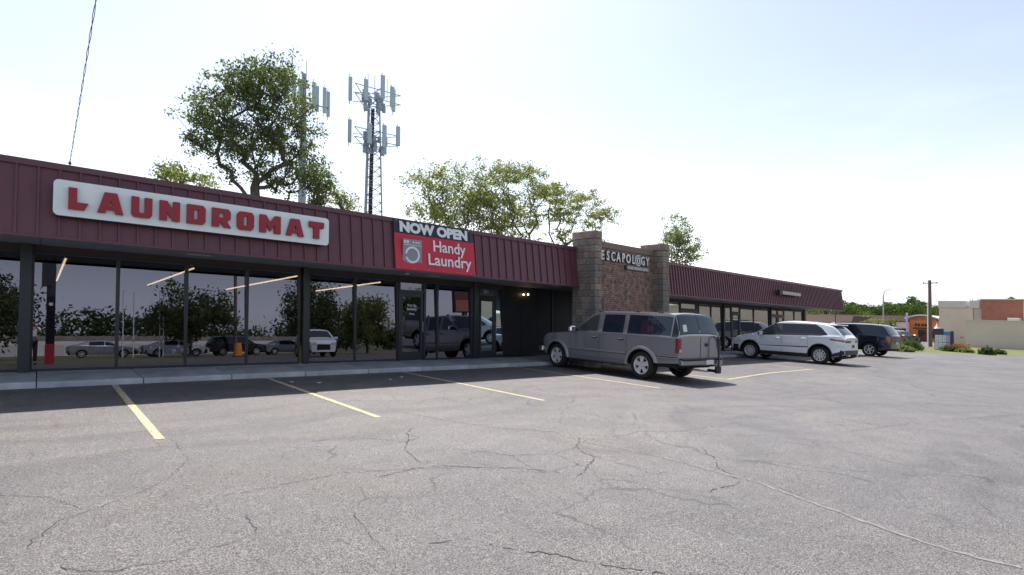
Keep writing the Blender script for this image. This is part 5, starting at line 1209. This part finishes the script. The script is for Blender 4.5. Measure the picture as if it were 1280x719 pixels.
local('post', MB().box(-.2, .2, -.2, .2, 0, 3.9), M['browns'], t); local('cabinet', MB().box(-1.3, 1.3, -.25, .25, 3.9, 6.2), M['browns'], t, bevel=.03); local('face', MB().box(-1.2, 1.2, .26, .28, 4.0, 5.1), M['redbrick'], t)

# the photographer, standing behind the view and mirrored by the first column
def person(x, y):
    t = bpy.data.objects.new('person', None); COL.objects.link(t); t.location = (x, y, zg(x)); tag(t, 'person in white shirt and dark trousers holding a camera up, mirrored beside the first column', 'person')
    def skin(name, V, Ed, Rr, m, root=0):
        me = bpy.data.meshes.new(name); me.from_pydata(V, Ed, []); o = link(name, me, m, t)
        sk = o.modifiers.new('skin', 'SKIN'); sd = o.modifiers.new('sub', 'SUBSURF'); sd.levels = 1; sd.render_levels = 2
        for i, r in enumerate(Rr): me.skin_vertices[0].data[i].radius = r if isinstance(r, tuple) else (r, r)
        me.skin_vertices[0].data[root].use_root = True; return o
    V = [(0, 0, .98), (0, 0, 1.15), (0, 0, 1.36), (0, .01, 1.47), (0, .02, 1.54), (0, .03, 1.64), (0, .02, 1.72),
         (.19, 0, 1.40), (.27, .14, 1.22), (.14, .30, 1.42), (.10, .34, 1.47), (-.19, 0, 1.40), (-.27, .14, 1.22), (-.10, .30, 1.42), (-.07, .34, 1.47),
         (.10, 0, .90), (.11, .02, .50), (.11, -.02, .09), (.12, .10, .04), (-.10, 0, .90), (-.11, .02, .50), (-.11, -.02, .09), (-.12, .10, .04)]
    Ed = [(0, 1), (1, 2), (2, 3), (3, 4), (4, 5), (5, 6), (2, 7), (7, 8), (8, 9), (9, 10), (2, 11), (11, 12), (12, 13), (13, 14), (0, 15), (15, 16), (16, 17), (17, 18), (0, 19), (19, 20), (20, 21), (21, 22)]
    Rr = [(.15, .11), (.13, .095), (.16, .11), .055, .06, (.085, .10), (.06, .075), .055, .042, .032, .03, .055, .042, .032, .03, .085, .055, .04, .04, .085, .055, .04, .04]
    skin('body', V, Ed, Rr, M['skin'])
    for sg in (-1, 1):
        for k in range(5):
            fx = sg * .085 + sg * .0; bx = [(fx + (k - 2) * .014, .36, 1.47 + .01 * (2 - abs(k - 2))), (fx + (k - 2) * .016, .40, 1.49 + .012 * (2 - abs(k - 2))), (fx + (k - 2) * .014, .40, 1.52)] if k < 4 else [(fx - sg * .03, .35, 1.45), (fx - sg * .055, .37, 1.46), (fx - sg * .06, .385, 1.475)]
            local('finger', MB().tube(bx, [.009, .008, .007], 6), M['skin'], t, smooth=True)
    skin('shirt', [(0, 0, .96), (0, 0, 1.15), (0, 0, 1.37), (.19, 0, 1.41), (.245, .08, 1.30), (-.19, 0, 1.41), (-.245, .08, 1.30)], [(0, 1), (1, 2), (2, 3), (3, 4), (2, 5), (5, 6)], [(.17, .125), (.15, .115), (.175, .125), .072, .06, .072, .06], M['shirt'])
    skin('trousers', [(0, 0, .96), (.10, 0, .88), (.11, .02, .50), (.11, -.02, .10), (-.10, 0, .88), (-.11, .02, .50), (-.11, -.02, .10)], [(0, 1), (1, 2), (2, 3), (0, 4), (4, 5), (5, 6)], [(.16, .12), .10, .072, .06, .10, .072, .06], M['trousers'])
    local('hair', MB().lathe([(.001, .09), (.05, .08), (.085, .03), (.09, -.03), (.07, -.06)], 14, 'z', (0, 0, 0)), M['hair'], t, smooth=True, loc=(0, .015, 1.705))
    local('nose', MB().lathe([(.001, .03), (.012, .0), (.014, -.01), (.001, -.015)], 8, 'z', (0, .135, 1.64)), M['skin'], t, smooth=True)
    for sg in (-1, 1): local('shoe', MB().box(sg * .115 - .045, sg * .115 + .045, -.09, .17, 0, .09), M['black'], t, bevel=.02, smooth=True)
    c_ = thing('camera_body', x, y, 'small black camera held up by the person in the white shirt', 'camera'); local('housing', MB().box(-.065, .065, .39, .44, 1.47, 1.56), M['black'], c_, bevel=.01); local('lens_barrel', MB().lathe([(.03, .44), (.03, .49), (.024, .49), (.001, .485)], 14, 'y', (0, 0, 1.51)), M['black'], c_, smooth=True)
person(-.13, -.62)
